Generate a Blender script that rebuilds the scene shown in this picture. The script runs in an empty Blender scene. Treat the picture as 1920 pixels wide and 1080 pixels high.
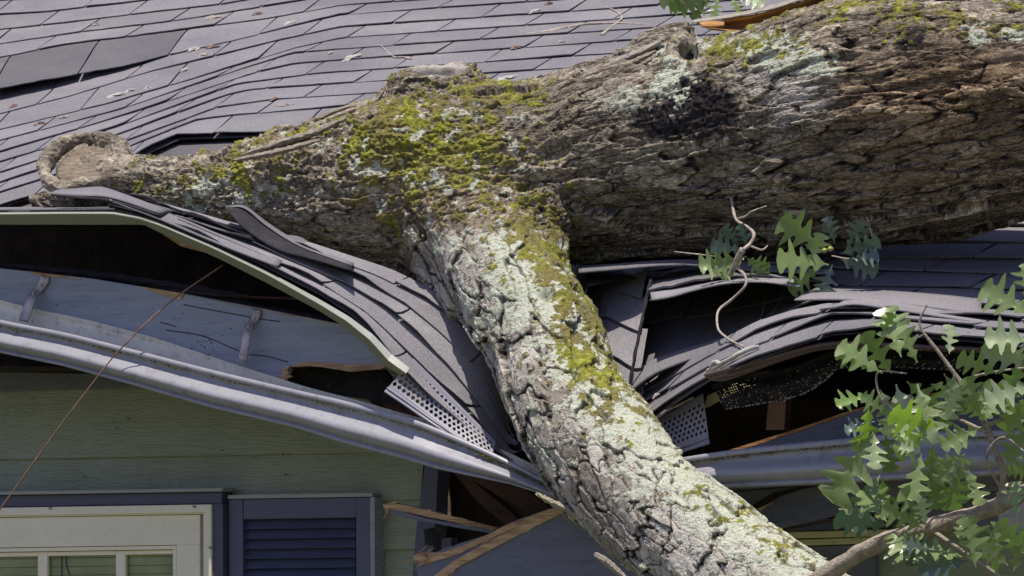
import bpy, bmesh, math, random
import numpy as np
from mathutils import Vector, noise as mnoise
random.seed(7)
C = bpy.context.scene.collection
SC = bpy.context.scene
R = math.radians
# ------------------------------------------------------------------ camera
YAW, ELE, F = R(30), R(4), 8000.0            # focal length in photo pixels (1920 wide)
D = np.array([-math.sin(YAW)*math.cos(ELE), math.cos(YAW)*math.cos(ELE), math.sin(ELE)])
RT = np.array([math.cos(YAW), math.sin(YAW), 0.0])
UP = np.cross(RT, D)
CAM = np.array([0, -0.3, 2.6]) - 10.4*D
cd = bpy.data.cameras.new('camera'); cam = bpy.data.objects.new('camera', cd); C.objects.link(cam)
cam.location = CAM
cam.rotation_euler = Vector(D).to_track_quat('-Z', 'Y').to_euler()
cd.lens = 36*F/1920; cd.sensor_width = 36; cd.clip_end = 500
SC.camera = cam
# ------------------------------------------------------------------ light
SUN = -0.09*RT + 0.13*(-D) + 0.96*UP; SUN = SUN/np.linalg.norm(SUN)   # towards the sun
sd = bpy.data.lights.new('sun', 'SUN'); sun = bpy.data.objects.new('sun', sd); C.objects.link(sun)
sd.energy = 4.6; sd.angle = R(0.5); sd.color = (1.0, 0.94, 0.84)
sun.rotation_euler = Vector(-SUN).to_track_quat('-Z', 'Y').to_euler()
sun.location = (0, 0, 8)
W = bpy.data.worlds.new("World"); SC.world = W; W.use_nodes = True
wn = W.node_tree.nodes; sky = wn.new('ShaderNodeTexSky'); sky.sky_type = 'NISHITA'; sky.sun_disc = False
sky.sun_elevation = math.asin(SUN[2]); sky.sun_rotation = math.atan2(SUN[0], SUN[1])
tm = wn.new('ShaderNodeMix'); tm.data_type = 'RGBA'; tm.blend_type = 'MULTIPLY'; tm.inputs[0].default_value = 1; tm.inputs[7].default_value = (1.06, .92, 1.14, 1)
W.node_tree.links.new(sky.outputs[0], tm.inputs[6]); W.node_tree.links.new(tm.outputs[2], wn['Background'].inputs[0]); wn['Background'].inputs[1].default_value = 0.108
SC.view_settings.view_transform = 'Standard'; SC.view_settings.look = 'None'
SC.view_settings.exposure = 0.32; SC.view_settings.gamma = 1.0
# ------------------------------------------------------------------ pixel helpers (photo pixels -> point at a world depth y)
def P(px, py, y):
    px = np.asarray(px, float); py = np.asarray(py, float); y = np.asarray(y, float)
    px, py, y = np.broadcast_arrays(px, py, y)
    r = D + RT*((px-960)/F)[..., None] + UP*((540-py)/F)[..., None]
    t = (y-CAM[1])/r[..., 1]
    return CAM + r*t[..., None]
def proj(v):
    q = np.asarray(v)-CAM; z = q@D
    return 960+F*(q@RT)/z, 540-F*(q@UP)/z
def pxm(p):                                   # metres per photo pixel at a point
    return float((np.asarray(p)-CAM)@D)/F
# ------------------------------------------------------------------ numpy noise
def _h(ix, iy, iz, s=0):
    with np.errstate(over='ignore'):
        n = (ix.astype(np.int64)*73856093) ^ (iy.astype(np.int64)*19349663) ^ (iz.astype(np.int64)*83492791) ^ (s*2654435761 & 0x7fffffff)
        n = (n & 0xffffffff)
        n = ((n ^ (n >> 15))*0x2c1b3c6d) & 0xffffffff
        n = ((n ^ (n >> 12))*0x297a2d39) & 0xffffffff
        n = n ^ (n >> 15)
    return (n & 0xffffff)/float(0xffffff)
def vnoise(p, s=0):
    i = np.floor(p).astype(np.int64); f = p-i; f = f*f*(3-2*f); o = 0
    for dx in (0, 1):
        for dy in (0, 1):
            for dz in (0, 1):
                w = (f[:, 0] if dx else 1-f[:, 0])*(f[:, 1] if dy else 1-f[:, 1])*(f[:, 2] if dz else 1-f[:, 2])
                o = o+w*_h(i[:, 0]+dx, i[:, 1]+dy, i[:, 2]+dz, s)
    return o*2-1
def fbm(p, o=4, s=0):
    r = 0; a = 1; t = 0
    for k in range(o):
        r = r+a*vnoise(p*2**k, s+k*17); t += a; a *= .55
    return r/t
def voro(p, s=0):                             # F1, F2-F1, cell random, offset from the cell's point
    i = np.floor(p).astype(np.int64)
    f1 = np.full(len(p), 9.); f2 = np.full(len(p), 9.); cid = np.zeros(len(p)); off = np.zeros_like(p)
    for dx in (-1, 0, 1):
        for dy in (-1, 0, 1):
            for dz in (-1, 0, 1):
                c = i+np.array([dx, dy, dz])
                q = c+np.stack([_h(c[:, 0], c[:, 1], c[:, 2], s+a) for a in (1, 2, 3)], 1)
                v = p-q; d = np.sqrt((v*v).sum(1))
                m = d < f1
                f2 = np.where(m, f1, np.minimum(f2, d)); f1 = np.where(m, d, f1)
                cid = np.where(m, _h(c[:, 0], c[:, 1], c[:, 2], s+4), cid); off[m] = v[m]
    return f1, f2-f1, cid, off
def sstep(a, b, x):
    t = np.clip((x-a)/(b-a), 0, 1); return t*t*(3-2*t)
# ------------------------------------------------------------------ materials
def nodes(name):
    m = bpy.data.materials.new(name); m.use_nodes = True
    t = m.node_tree; b = t.nodes['Principled BSDF']
    def N(k, **kw):
        n = t.nodes.new('ShaderNode'+k)
        for a, v in kw.items():
            if a.startswith('i_'): n.inputs[a[2:].replace('_', ' ')].default_value = v
            else: setattr(n, a, v)
        return n
    def L(a, bb): t.links.new(a, bb)
    return m, t, b, N, L
def ramp(N, L, src, stops):
    r = N('ValToRGB'); e = r.color_ramp.elements
    while len(e) < len(stops): e.new(.5)
    for q, (p, c) in zip(e, stops): q.position = p; q.color = (*c, 1) if len(c) == 3 else c
    L(src, r.inputs[0]); return r.outputs[0]
def mixc(N, L, fac, a, b, mode='MIX'):
    m = N('Mix', data_type='RGBA', blend_type=mode)
    for s, v in ((0, fac), (6, a), (7, b)):
        if isinstance(v, (int, float)): m.inputs[s].default_value = v
        elif isinstance(v, tuple): m.inputs[s].default_value = (*v, 1)
        else: L(v, m.inputs[s])
    return m.outputs[2]
def obj_noise(N, L, scale, detail=4, stretch=(1, 1, 1), rough=.55):
    tc = N('TexCoord'); mp = N('Mapping'); mp.inputs['Scale'].default_value = stretch
    n = N('TexNoise'); n.inputs['Scale'].default_value = scale; n.inputs['Detail'].default_value = detail; n.inputs['Roughness'].default_value = rough
    L(tc.outputs['Object'], mp.inputs[0]); L(mp.outputs[0], n.inputs['Vector']); return n.outputs['Fac']
def bump(N, L, b, h, strength=.3, dist=.002):
    k = N('Bump'); k.inputs['Strength'].default_value = strength; k.inputs['Distance'].default_value = dist
    L(h, k.inputs['Height']); L(k.outputs[0], b.inputs['Normal'])
def paint(name, col, rough=.5, spec=.5, var=.12, dirt=None, dirt_amt=.3, metal=0, stretch=(1, 1, 1), bmp=.1, sc=9):
    m, t, b, N, L = nodes(name)
    n = obj_noise(N, L, sc, 6, stretch)
    lo = tuple(c*(1-var) for c in col); hi = tuple(min(1, c*(1+var)) for c in col)
    c = ramp(N, L, n, [(.3, lo), (.7, hi)])
    if dirt:
        n2 = obj_noise(N, L, 38, 8, stretch, .7)
        f = ramp(N, L, n2, [(.52, (0, 0, 0)), (.68, (dirt_amt,)*3)])
        c = mixc(N, L, f, c, dirt)
    L(c, b.inputs['Base Color']); b.inputs['Roughness'].default_value = rough; b.inputs['Metallic'].default_value = metal
    b.inputs['Specular IOR Level'].default_value = spec
    n3 = obj_noise(N, L, 160, 5, stretch); bump(N, L, b, n3, bmp, .001)
    return m
M = {}
def shingle_mat():
    m, t, b, N, L = nodes('asphalt_shingle')
    g = obj_noise(N, L, 210, 4, rough=.8); big = obj_noise(N, L, 3.2, 5); g2 = obj_noise(N, L, 620, 2, rough=.9)
    c = ramp(N, L, g, [(.33, (.062, .060, .064)), (.5, (.160, .154, .162)), (.68, (.31, .30, .312))])
    c = mixc(N, L, .55, c, ramp(N, L, g2, [(.3, (.07, .068, .072)), (.7, (.28, .27, .28))]))
    c = mixc(N, L, 1.0, c, ramp(N, L, big, [(.3, (.76, .76, .79)), (.7, (1.16, 1.14, 1.12))]), 'MULTIPLY')
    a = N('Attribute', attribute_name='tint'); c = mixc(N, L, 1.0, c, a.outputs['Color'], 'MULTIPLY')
    st = obj_noise(N, L, 11, 6, rough=.7)
    c = mixc(N, L, ramp(N, L, st, [(.6, (0, 0, 0)), (.75, (.25, .25, .25))]), c, (.12, .095, .08))
    L(c, b.inputs['Base Color']); b.inputs['Roughness'].default_value = .93; b.inputs['Specular IOR Level'].default_value = .25
    bump(N, L, b, g, .55, .0025)
    return m
M['shingle'] = shingle_mat()
M['gutter'] = paint('gutter_paint', (.25, .248, .27), .30, .5, .06, (.13, .125, .11), .6, bmp=.05)
M['gutter_in'] = paint('gutter_inside', (.80, .76, .60), .7, .3, .10, (.32, .30, .18), .6, bmp=.2)
M['drip'] = paint('drip_edge_metal', (.27, .28, .245), .38, .5, .05, (.2, .2, .12), .2)
M['drip_shade'] = paint('drip_edge_shaded_face', (.145, .148, .09), .42, .5, .08, (.14, .14, .08), .3)  # same metal, with shade and green reflection put into the lower face colour
M['vent'] = paint('vent_metal', (.25, .24, .27), .42, .5, .05)
M['rust'] = paint('rusty_vent', (.085, .055, .058), .6, .4, .3, (.06, .04, .03), .8)
M['bracket'] = paint('bracket_metal', (.42, .38, .38), .5, .5, .2, (.14, .10, .08), .9, metal=.3, sc=30)
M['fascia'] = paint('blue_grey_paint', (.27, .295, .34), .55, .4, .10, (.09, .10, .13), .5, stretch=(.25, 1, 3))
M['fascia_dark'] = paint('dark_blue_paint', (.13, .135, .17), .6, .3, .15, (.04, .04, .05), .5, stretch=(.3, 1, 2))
M['trim'] = paint('navy_trim_paint', (.070, .072, .112), .5, .4, .12, (.03, .03, .05), .4)
M['shutter'] = paint('navy_shutter_vinyl', (.066, .072, .12), .42, .45, .06)
M['cream'] = paint('cream_window_vinyl', (.76, .70, .55), .45, .4, .03, (.35, .33, .22), .15)
M['olive'] = paint('olive_metal_trim', (.52, .50, .27), .45, .4, .08, (.12, .12, .06), .3)
M['blind'] = paint('blind_slats', (.62, .70, .34), .6, .3, .3, sc=6)  # green of foliage reflected in the glass, put into the slat colour
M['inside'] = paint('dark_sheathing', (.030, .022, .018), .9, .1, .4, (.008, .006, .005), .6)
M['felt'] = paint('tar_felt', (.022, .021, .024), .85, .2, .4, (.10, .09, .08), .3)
M['rafter'] = paint('old_rafter_wood', (.060, .034, .026), .85, .2, .4, (.02, .012, .01), .6, stretch=(.3, 1, 1))
M['stem'] = paint('dry_stem', (.22, .125, .085), .7, .3, .35, sc=40)
M['twig'] = paint('grey_twig', (.34, .29, .24), .8, .2, .3, (.12, .09, .07), .6, sc=60)
M['lichen'] = paint('pale_lichen', (.36, .36, .31), .95, .1, .2, (.25, .22, .16), .6, sc=80)
M['chip'] = paint('pale_chip', (.33, .29, .25), .9, .2, .35, (.18, .12, .08), .7, sc=70)
M['redchip'] = paint('brown_dead_leaf', (.17, .115, .095), .85, .2, .3, sc=50)
M['screw'] = paint('screw_metal', (.25, .25, .22), .4, .5, .2, metal=.6)
M['thread'] = paint('silk_thread', (.55, .55, .6), .4, .4, .05)
def wood_mat(name, a, bcol, d, stretch=(1.2, 14, 14)):
    m, t, b, N, L = nodes(name)
    n = obj_noise(N, L, 9, 8, stretch, .65)
    c = ramp(N, L, n, [(.3, d), (.5, a), (.7, bcol)])
    L(c, b.inputs['Base Color']); b.inputs['Roughness'].default_value = .8; b.inputs['Specular IOR Level'].default_value = .2
    bump(N, L, b, n, .7, .004); return m
M['wood'] = wood_mat('raw_splintered_wood', (.42, .28, .15), (.62, .46, .27), (.20, .11, .06))
M['orange'] = wood_mat('torn_orange_wood', (.36, .18, .065), (.50, .32, .13), (.16, .07, .03), (1.5, 10, 18))
M['torn'] = wood_mat('torn_brown_wood', (.36, .20, .075), (.50, .33, .14), (.16, .08, .035), (1.5, 10, 18))
M['cut'] = wood_mat('weathered_cut_wood', (.17, .135, .095), (.29, .24, .175), (.07, .05, .038), (3, 12, 22))
def siding_mat():
    m, t, b, N, L = nodes('green_lap_siding')
    tc = N('TexCoord'); mp = N('Mapping'); mp.inputs['Scale'].default_value = (1.1, 1, 9)
    L(tc.outputs['Object'], mp.inputs[0])
    n0 = N('TexNoise'); n0.inputs['Scale'].default_value = 2.6; n0.inputs['Detail'].default_value = 3; L(mp.outputs[0], n0.inputs['Vector'])
    k = N('Math', operation='MULTIPLY'); k.inputs[1].default_value = 46; L(n0.outputs['Fac'], k.inputs[0])
    s = N('Math', operation='SINE'); L(k.outputs[0], s.inputs[0])
    pw = N('Math', operation='ABSOLUTE'); L(s.outputs[0], pw.inputs[0])
    sq = N('Math', operation='POWER'); sq.inputs[1].default_value = .25; L(pw.outputs[0], sq.inputs[0])
    n = obj_noise(N, L, 7, 6)
    c = ramp(N, L, n, [(.3, (.225, .255, .175)), (.7, (.265, .295, .205))])
    d = obj_noise(N, L, 42, 7, rough=.75)
    c = mixc(N, L, ramp(N, L, d, [(.66, (0, 0, 0)), (.74, (.6, .6, .6))]), c, (.06, .065, .06))
    L(c, b.inputs['Base Color']); b.inputs['Roughness'].default_value = .6
    bump(N, L, b, sq.outputs[0], .8, .0019); return m
M['siding'] = siding_mat()
def glass_mat():
    m, t, b, N, L = nodes('window_glass')
    b.inputs['Base Color'].default_value = (.02, .03, .02, 1); b.inputs['Roughness'].default_value = .03
    tr = N('BsdfTransparent'); mx = N('MixShader'); mx.inputs[0].default_value = .22
    L(tr.outputs[0], mx.inputs[1]); L(b.outputs[0], mx.inputs[2]); L(mx.outputs[0], t.nodes['Material Output'].inputs[0]); return m
M['glass'] = glass_mat()
def leaf_mat(name, top, back, trans, w=.35):
    m, t, b, N, L = nodes(name)
    geo = N('NewGeometry'); n = obj_noise(N, L, 28, 5)
    tc = mixc(N, L, n, tuple(c*.75 for c in top), tuple(c*1.25 for c in top))
    v = N('Attribute', attribute_name='vein'); tc = mixc(N, L, v.outputs['Fac'], tc, tuple(min(1, c*2.1+.02) for c in top))
    c = mixc(N, L, geo.outputs['Backfacing'], tc, back)
    sp = obj_noise(N, L, 70, 4); c = mixc(N, L, ramp(N, L, sp, [(.66, (0, 0, 0)), (.72, (.8, .8, .8))]), c, (.22, .14, .05))
    L(c, b.inputs['Base Color']); b.inputs['Roughness'].default_value = .30; b.inputs['Specular IOR Level'].default_value = .7
    bump(N, L, b, n, .25, .003)
    tr = N('BsdfTranslucent'); tr.inputs[0].default_value = (*trans, 1)
    mx = N('MixShader'); mx.inputs[0].default_value = w
    o = t.nodes['Material Output']; L(b.outputs[0], mx.inputs[1]); L(tr.outputs[0], mx.inputs[2]); L(mx.outputs[0], o.inputs[0])
    return m
M['leaf'] = [leaf_mat('oak_leaf_green', (.085, .155, .022), (.19, .25, .08), (.13, .30, .03), .25),
             leaf_mat('oak_leaf_sun_sheen', (.27, .34, .14), (.31, .37, .19), (.16, .30, .06), .18),  # paler leaf copy: sunlit sheen put into the base colour
             leaf_mat('oak_leaf_fresh', (.13, .24, .03), (.22, .33, .10), (.32, .55, .03), .45),
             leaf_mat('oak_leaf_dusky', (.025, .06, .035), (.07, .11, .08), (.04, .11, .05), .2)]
def bark_mat():
    m, t, b, N, L = nodes('oak_bark')
    A = lambda k: N('Attribute', attribute_name=k).outputs['Fac']
    n1 = obj_noise(N, L, 55, 5, rough=.72); n2 = obj_noise(N, L, 9, 4); n3 = obj_noise(N, L, 230, 2, rough=.8)
    c = ramp(N, L, n1, [(.28, (.13, .115, .092)), (.46, (.27, .245, .20)), (.62, (.40, .37, .31)), (.8, (.55, .52, .46))])
    c = mixc(N, L, 1.0, c, ramp(N, L, A('plate'), [(0, (.55, .50, .46)), (1, (1.35, 1.32, 1.25))]), 'MULTIPLY')
    warm = mixc(N, L, 1.0, c, (1.18, .90, .62), 'MULTIPLY'); c = mixc(N, L, A('warm'), c, warm)
    pale = mixc(N, L, n1, (.26, .24, .215), (.56, .525, .475)); c = mixc(N, L, A('pale'), c, pale)
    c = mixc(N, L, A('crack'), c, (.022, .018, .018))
    def cracks(att, sc, wid, seed):
        q = N('Attribute', attribute_name=att).outputs['Vector']; mp = N('Mapping'); mp.inputs['Scale'].default_value = sc; mp.inputs['Location'].default_value = (seed, seed, 0); L(q, mp.inputs[0])
        nz = N('TexNoise'); nz.inputs['Scale'].default_value = 1.3; nz.inputs['Detail'].default_value = 3; nz.inputs['Roughness'].default_value = .65; L(mp.outputs[0], nz.inputs['Vector'])
        vm = N('VectorMath', operation='MULTIPLY_ADD'); L(nz.outputs['Color'], vm.inputs[0]); vm.inputs[1].default_value = (1.5, 1.5, 1.5); L(mp.outputs[0], vm.inputs[2])
        vo = N('TexVoronoi', feature='DISTANCE_TO_EDGE'); vo.inputs['Scale'].default_value = 1; L(vm.outputs[0], vo.inputs['Vector'])
        vc = N('TexVoronoi', feature='F1'); vc.inputs['Scale'].default_value = 1; L(vm.outputs[0], vc.inputs['Vector'])
        return ramp(N, L, vo.outputs['Distance'], [(0, (1, 1, 1)), (wid, (0, 0, 0))]), vc.outputs['Color']
    ca, pa = cracks('qt', (8, 34, 34), .055, 0); cb, pb = cracks('ql', (10, 17, 17), .03, 3); ca2, _ = cracks('qt', (26, 80, 80), .06, 5); cb2, _ = cracks('ql', (30, 46, 46), .02, 7)
    ck = mixc(N, L, A('wl'), ca, cb); ck2 = mixc(N, L, A('wl'), ca2, cb2); pl = mixc(N, L, A('wl'), pa, pb)
    sx = N('SeparateColor'); L(pl, sx.inputs[0])
    c = mixc(N, L, 1.0, c, ramp(N, L, sx.outputs[0], [(0, (.68, .66, .64)), (1, (1.3, 1.3, 1.28))]), 'MULTIPLY')
    m1 = N('Math', operation='MULTIPLY'); L(ck, m1.inputs[0]); 
    iv = N('Math', operation='SUBTRACT'); iv.inputs[0].default_value = 1; L(A('sm'), iv.inputs[1]); k1 = N('Math', operation='MULTIPLY'); L(iv.outputs[0], k1.inputs[0]); k1.inputs[1].default_value = .7; L(k1.outputs[0], m1.inputs[1])
    m2 = N('Math', operation='MULTIPLY'); L(ck2, m2.inputs[0]); k2 = N('Math', operation='MULTIPLY'); L(iv.outputs[0], k2.inputs[0]); k3 = N('Math', operation='MULTIPLY_ADD'); L(A('wl'), k3.inputs[0]); k3.inputs[1].default_value = -.3; k3.inputs[2].default_value = .36; L(k3.outputs[0], k2.inputs[1]); L(k2.outputs[0], m2.inputs[1])
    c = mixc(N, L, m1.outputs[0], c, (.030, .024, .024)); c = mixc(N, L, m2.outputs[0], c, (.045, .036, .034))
    blk = ramp(N, L, n1, [(.4, (.014, .012, .014)), (.7, (.06, .05, .05))]); c = mixc(N, L, A('black'), c, blk)
    lic = ramp(N, L, n3, [(.3, (.26, .275, .18)), (.5, (.46, .48, .375)), (.7, (.60, .63, .52))]); c = mixc(N, L, A('lich'), c, lic)
    mos = ramp(N, L, n1, [(.3, (.07, .07, .018)), (.5, (.20, .20, .028)), (.68, (.38, .40, .055))])
    mos2 = ramp(N, L, n3, [(.3, (.10, .085, .03)), (.7, (.26, .225, .08))])
    mos = mixc(N, L, ramp(N, L, n2, [(.42, (0, 0, 0)), (.6, (1, 1, 1))]), mos, mos2)
    c = mixc(N, L, A('moss'), c, mos)
    L(c, b.inputs['Base Color']); b.inputs['Roughness'].default_value = .95; b.inputs['Specular IOR Level'].default_value = .12
    ad = N('Math', operation='ADD'); L(n1, ad.inputs[0]); L(n3, ad.inputs[1])
    s1 = N('Math', operation='SUBTRACT'); L(ad.outputs[0], s1.inputs[0]); L(m1.outputs[0], s1.inputs[1]); s2 = N('Math', operation='SUBTRACT'); L(s1.outputs[0], s2.inputs[0]); L(m2.outputs[0], s2.inputs[1])
    bump(N, L, b, s2.outputs[0], 1.0, .0045)
    return m
M['bark'] = bark_mat()
def grass_mat():
    m, t, b, N, L = nodes('lawn'); n = obj_noise(N, L, 2, 8)
    L(ramp(N, L, n, [(.3, (.08, .085, .04)), (.7, (.13, .135, .06))]), b.inputs['Base Color']); b.inputs['Roughness'].default_value = .9; return m
M['grass'] = grass_mat()
# ------------------------------------------------------------------ object helpers
def thing(name, label, cat, loc=(0, 0, 0), group=None, kind=None):
    o = bpy.data.objects.new(name, None); C.objects.link(o); o.location = loc
    o['label'] = label; o['category'] = cat
    if group: o['group'] = group
    if kind: o['kind'] = kind
    return o
def tag(o, label, cat, group=None):
    o['label'] = label; o['category'] = cat
    if group: o['group'] = group
    return o
def mk(name, V, Fc, mat, parent=None, smooth=False, attrs=None, solid=0, bev=0):
    V = np.asarray(V, float).reshape(-1, 3)
    org = np.zeros(3)
    if parent is not None:
        p = parent
        while p is not None: org = org+np.array(p.location); p = p.parent
        V = V-org
    else:
        org = V.mean(0); V = V-org
    me = bpy.data.meshes.new(name)
    me.from_pydata([tuple(v) for v in V], [], [tuple(int(i) for i in f) for f in Fc]); me.update()
    if attrs:
        for k, a in attrs.items():
            if k == 'tint':
                at = me.attributes.new('tint', 'FLOAT_COLOR', 'POINT'); at.data.foreach_set('color', np.asarray(a, np.float32).ravel())
            else:
                at = me.attributes.new(k, 'FLOAT', 'POINT'); at.data.foreach_set('value', np.asarray(a, np.float32).ravel())
    if smooth: me.polygons.foreach_set('use_smooth', [True]*len(me.polygons))
    o = bpy.data.objects.new(name, me); C.objects.link(o)
    if isinstance(mat, str): mat = M[mat]
    me.materials.append(mat)
    if parent is not None: o.parent = parent
    else: o.location = org
    if bev:
        k = o.modifiers.new('b', 'BEVEL'); k.width = bev; k.segments = 2; k.limit_method = 'ANGLE'
    if solid:
        k = o.modifiers.new('s', 'SOLIDIFY'); k.thickness = solid; k.offset = 0
    return o
def grid_faces(nu, nv, off=0):
    return [(off+j*nu+i, off+j*nu+i+1, off+(j+1)*nu+i+1, off+(j+1)*nu+i) for j in range(nv-1) for i in range(nu-1)]
def box(a, b):
    (x0, y0, z0), (x1, y1, z1) = a, b
    V = [(x0, y0, z0), (x1, y0, z0), (x1, y1, z0), (x0, y1, z0), (x0, y0, z1), (x1, y0, z1), (x1, y1, z1), (x0, y1, z1)]
    return V, [(0, 3, 2, 1), (4, 5, 6, 7), (0, 1, 5, 4), (1, 2, 6, 5), (2, 3, 7, 6), (3, 0, 4, 7)]
def merge(parts):
    V = []; Fc = []
    for v, f in parts:
        o = len(V); V += [tuple(x) for x in v]; Fc += [tuple(i+o for i in q) for q in f]
    return V, Fc
def spline(pts, n):
    pts = np.asarray(pts, float); m = len(pts)
    if m == 2: return pts[0]+(pts[1]-pts[0])*np.linspace(0, 1, n)[:, None]
    q = np.vstack([2*pts[0]-pts[1], pts, 2*pts[-1]-pts[-2]])
    t = np.linspace(0, m-1-1e-9, n); i = t.astype(int); f = (t-i)[:, None]
    a, b, c, d = q[i], q[i+1], q[i+2], q[i+3]
    return .5*((2*b)+(-a+c)*f+(2*a-5*b+4*c-d)*f*f+(-a+3*b-3*c+d)*f**3)
def tube(pts, rad, n=40, seg=10, wob=0, smoothpath=True):
    pts = np.asarray(pts, float); rad = np.asarray(rad, float)*np.ones(len(pts))
    if smoothpath:
        rr = spline(np.c_[pts, rad], n); pts, rad = rr[:, :3], rr[:, 3]
    n = len(pts); T = np.gradient(pts, axis=0); T /= np.linalg.norm(T, axis=1)[:, None]+1e-12
    ref = np.array([0, 1, 0.]) if abs(T[0][1]) < .8 else np.array([0, 0, 1.]); V = []
    for i in range(n):
        u = np.cross(T[i], ref); u /= np.linalg.norm(u); w = np.cross(u, T[i]); ref = w
        for k in range(seg):
            a = 2*math.pi*k/seg; r = rad[i]
            if wob: r *= 1+wob*mnoise.noise(Vector(pts[i]*30+np.array([math.cos(a), math.sin(a), 0])))
            V.append(pts[i]+r*(u*math.cos(a)+w*math.sin(a)))
    Fc = [(j*seg+k, j*seg+(k+1) % seg, (j+1)*seg+(k+1) % seg, (j+1)*seg+k) for j in range(n-1) for k in range(seg)]
    Fc += [tuple(range(seg))[::-1], tuple((n-1)*seg+k for k in range(seg))]
    return V, Fc
def prism(poly, y, th, dz=0, lean=0.0):
    """outline in photo pixels at depth y, extruded away from the viewer (thickness th)"""
    pl = [(q[0], q[1], (q[2] if len(q) > 2 else y)) for q in poly]
    Fv = [P(a, b, c) for a, b, c in pl]; n = len(Fv)
    V = [v for v in Fv]+[v+np.array([0, th, dz]) for v in Fv]
    Fc = [tuple(range(n)), tuple(range(2*n-1, n-1, -1))]+[(i, i+n, (i+1) % n+n, (i+1) % n) for i in range(n)]
    return V, Fc
def jag(p, q, n, amp, rnd=random):
    """ragged line between two pixel points"""
    out = []
    for i in range(n+1):
        t = i/n; e = 0 if i in (0, n) else rnd.uniform(-amp, amp)
        dx, dy = q[0]-p[0], q[1]-p[1]; l = math.hypot(dx, dy)
        out.append((p[0]+dx*t-dy/l*e, p[1]+dy*t+dx/l*e))
    return out
# ------------------------------------------------------------------ SETTING
V, Fc = box((-60, -60, -.3), (60, 60, 0)); g = mk('ground', V, Fc, 'grass'); g['kind'] = 'structure'
# ------------------------------------------------------------------ HOUSE
house = thing('house', 'grey shingled house with green siding whose eave is crushed by the fallen oak', 'house', (0, 0, 0))
NRM = np.array([0, -.34, .94])
def yA(px, py): return -.15+(390-py)*.0048+px*.0005
def sheet(name, parent, curves, yf, x0, x1, shear, tabw, gap=6, th=.0038, nu=9, lifts=None, tints=None, seed=1, jit=1.0, offs=None, nrm=NRM, over=.2, solid_under=None, tint0=1.0, nv=4, cutp=1.0):
    """courses of shingle tabs laid over a surface given by one pixel curve per course"""
    rnd = random.Random(seed); K = len(curves)
    cv = [np.array(c, float) for c in curves]
    def py(k, px):
        k = min(max(k, 0), K-1+.999); i = min(int(k), K-2); f = k-i
        a = np.interp(px, cv[i][:, 0], cv[i][:, 1]); b = np.interp(px, cv[i+1][:, 0], cv[i+1][:, 1])
        return a+(b-a)*f
    def S(u, k):
        px = u+shear*k; q = py(k, px); return P(px, q, yf(px, q, k))
    V = []; Fc = []; T = []
    us = np.arange(x0-shear*K*0, x1+1, 1.0)
    # tabs
    for k in range(K-1):
        ph = offs[k] if offs else (k % 2)*tabw*.5+rnd.uniform(-6, 6)
        u = x0-shear*k-tabw+ph % tabw
        while u < x1-shear*k:
            w = tabw*rnd.uniform(.985, 1.015)
            if rnd.random() > cutp: w += tabw*.999
            a0, a1 = u, u+w-gap; u += w
            if a1+shear*k < x0 or a0+shear*k > x1: continue
            a0 = max(a0, x0-shear*k); a1 = min(a1, x1-shear*k)
            if a1-a0 < 3: continue
            pc = (a0+a1)/2+shear*k
            lf = rnd.uniform(0, .0035)*jit; lc = rnd.uniform(-.002, .0025)*jit
            L0 = lifts(k, pc) if lifts else 0
            tt = rnd.uniform(.90, 1.08)*tint0*(tints(k, pc) if tints else 1)
            o = len(V)
            for j in range(nv):
                v = j/(nv-1)*(1+over)
                for i in range(nu):
                    uu = a0+(a1-a0)*i/(nu-1)
                    l = (lifts(k, uu+shear*k) if lifts else 0)
                    h = 2*th*(1-v)+th*v*(.95)+(lf+lc*(i/(nu-1)-.5)*2+l)*max(0, 1-v)**1.6
                    kk = k+v+ (0 if j else rnd.uniform(-.01, .01))
                    V.append(S(uu, min(kk, K-1.001+.9))+nrm*h+np.array([0, 0, rnd.uniform(-1, 1)*.0004])); T.append(tt)
            Fc += grid_faces(nu, nv, o)
            o2 = len(V)
            for i in range(nu):                              # front edge thickness and underside
                V.append(np.array(V[o+i])-nrm*th*1.0); T.append(tt*.8)
            for i in range(nu):
                V.append(np.array(V[o+nu+i])-nrm*th*1.0); T.append(tt*.8)
            for i in range(nu-1):
                Fc.append((o+i+1, o+i, o2+i, o2+i+1)); Fc.append((o2+i+1, o2+i, o2+nu+i, o2+nu+i+1))
            for e in (0, nu-1):
                Fc.append((o+e, o+nu+e, o2+nu+e, o2+e))
    # the felt and lower layer under the tabs
    o = len(V); nx = 60; ny = K*3
    for j in range(ny):
        k = j/(ny-1)*(K-1)
        for i in range(nx):
            px = x0+(x1-x0)*i/(nx-1); q = py(k, px); V.append(P(px, q, yf(px, q, k))-nrm*.001); T.append(.62*tint0)
    Fc += grid_faces(nx, ny, o)
    T = np.array(T); col = np.stack([T, T, T, np.ones_like(T)], 1)
    return mk(name, V, Fc, 'shingle', parent, False, {'tint': col}), S
def ex(c, sl=-.30, sr=-.068):
    c = [(x/2.7, y/2.7) for x, y in c]
    return [(c[0][0]-600, c[0][1]-sl*600)]+c+[(c[-1][0]+1800, c[-1][1]+sr*1800)]
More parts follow.
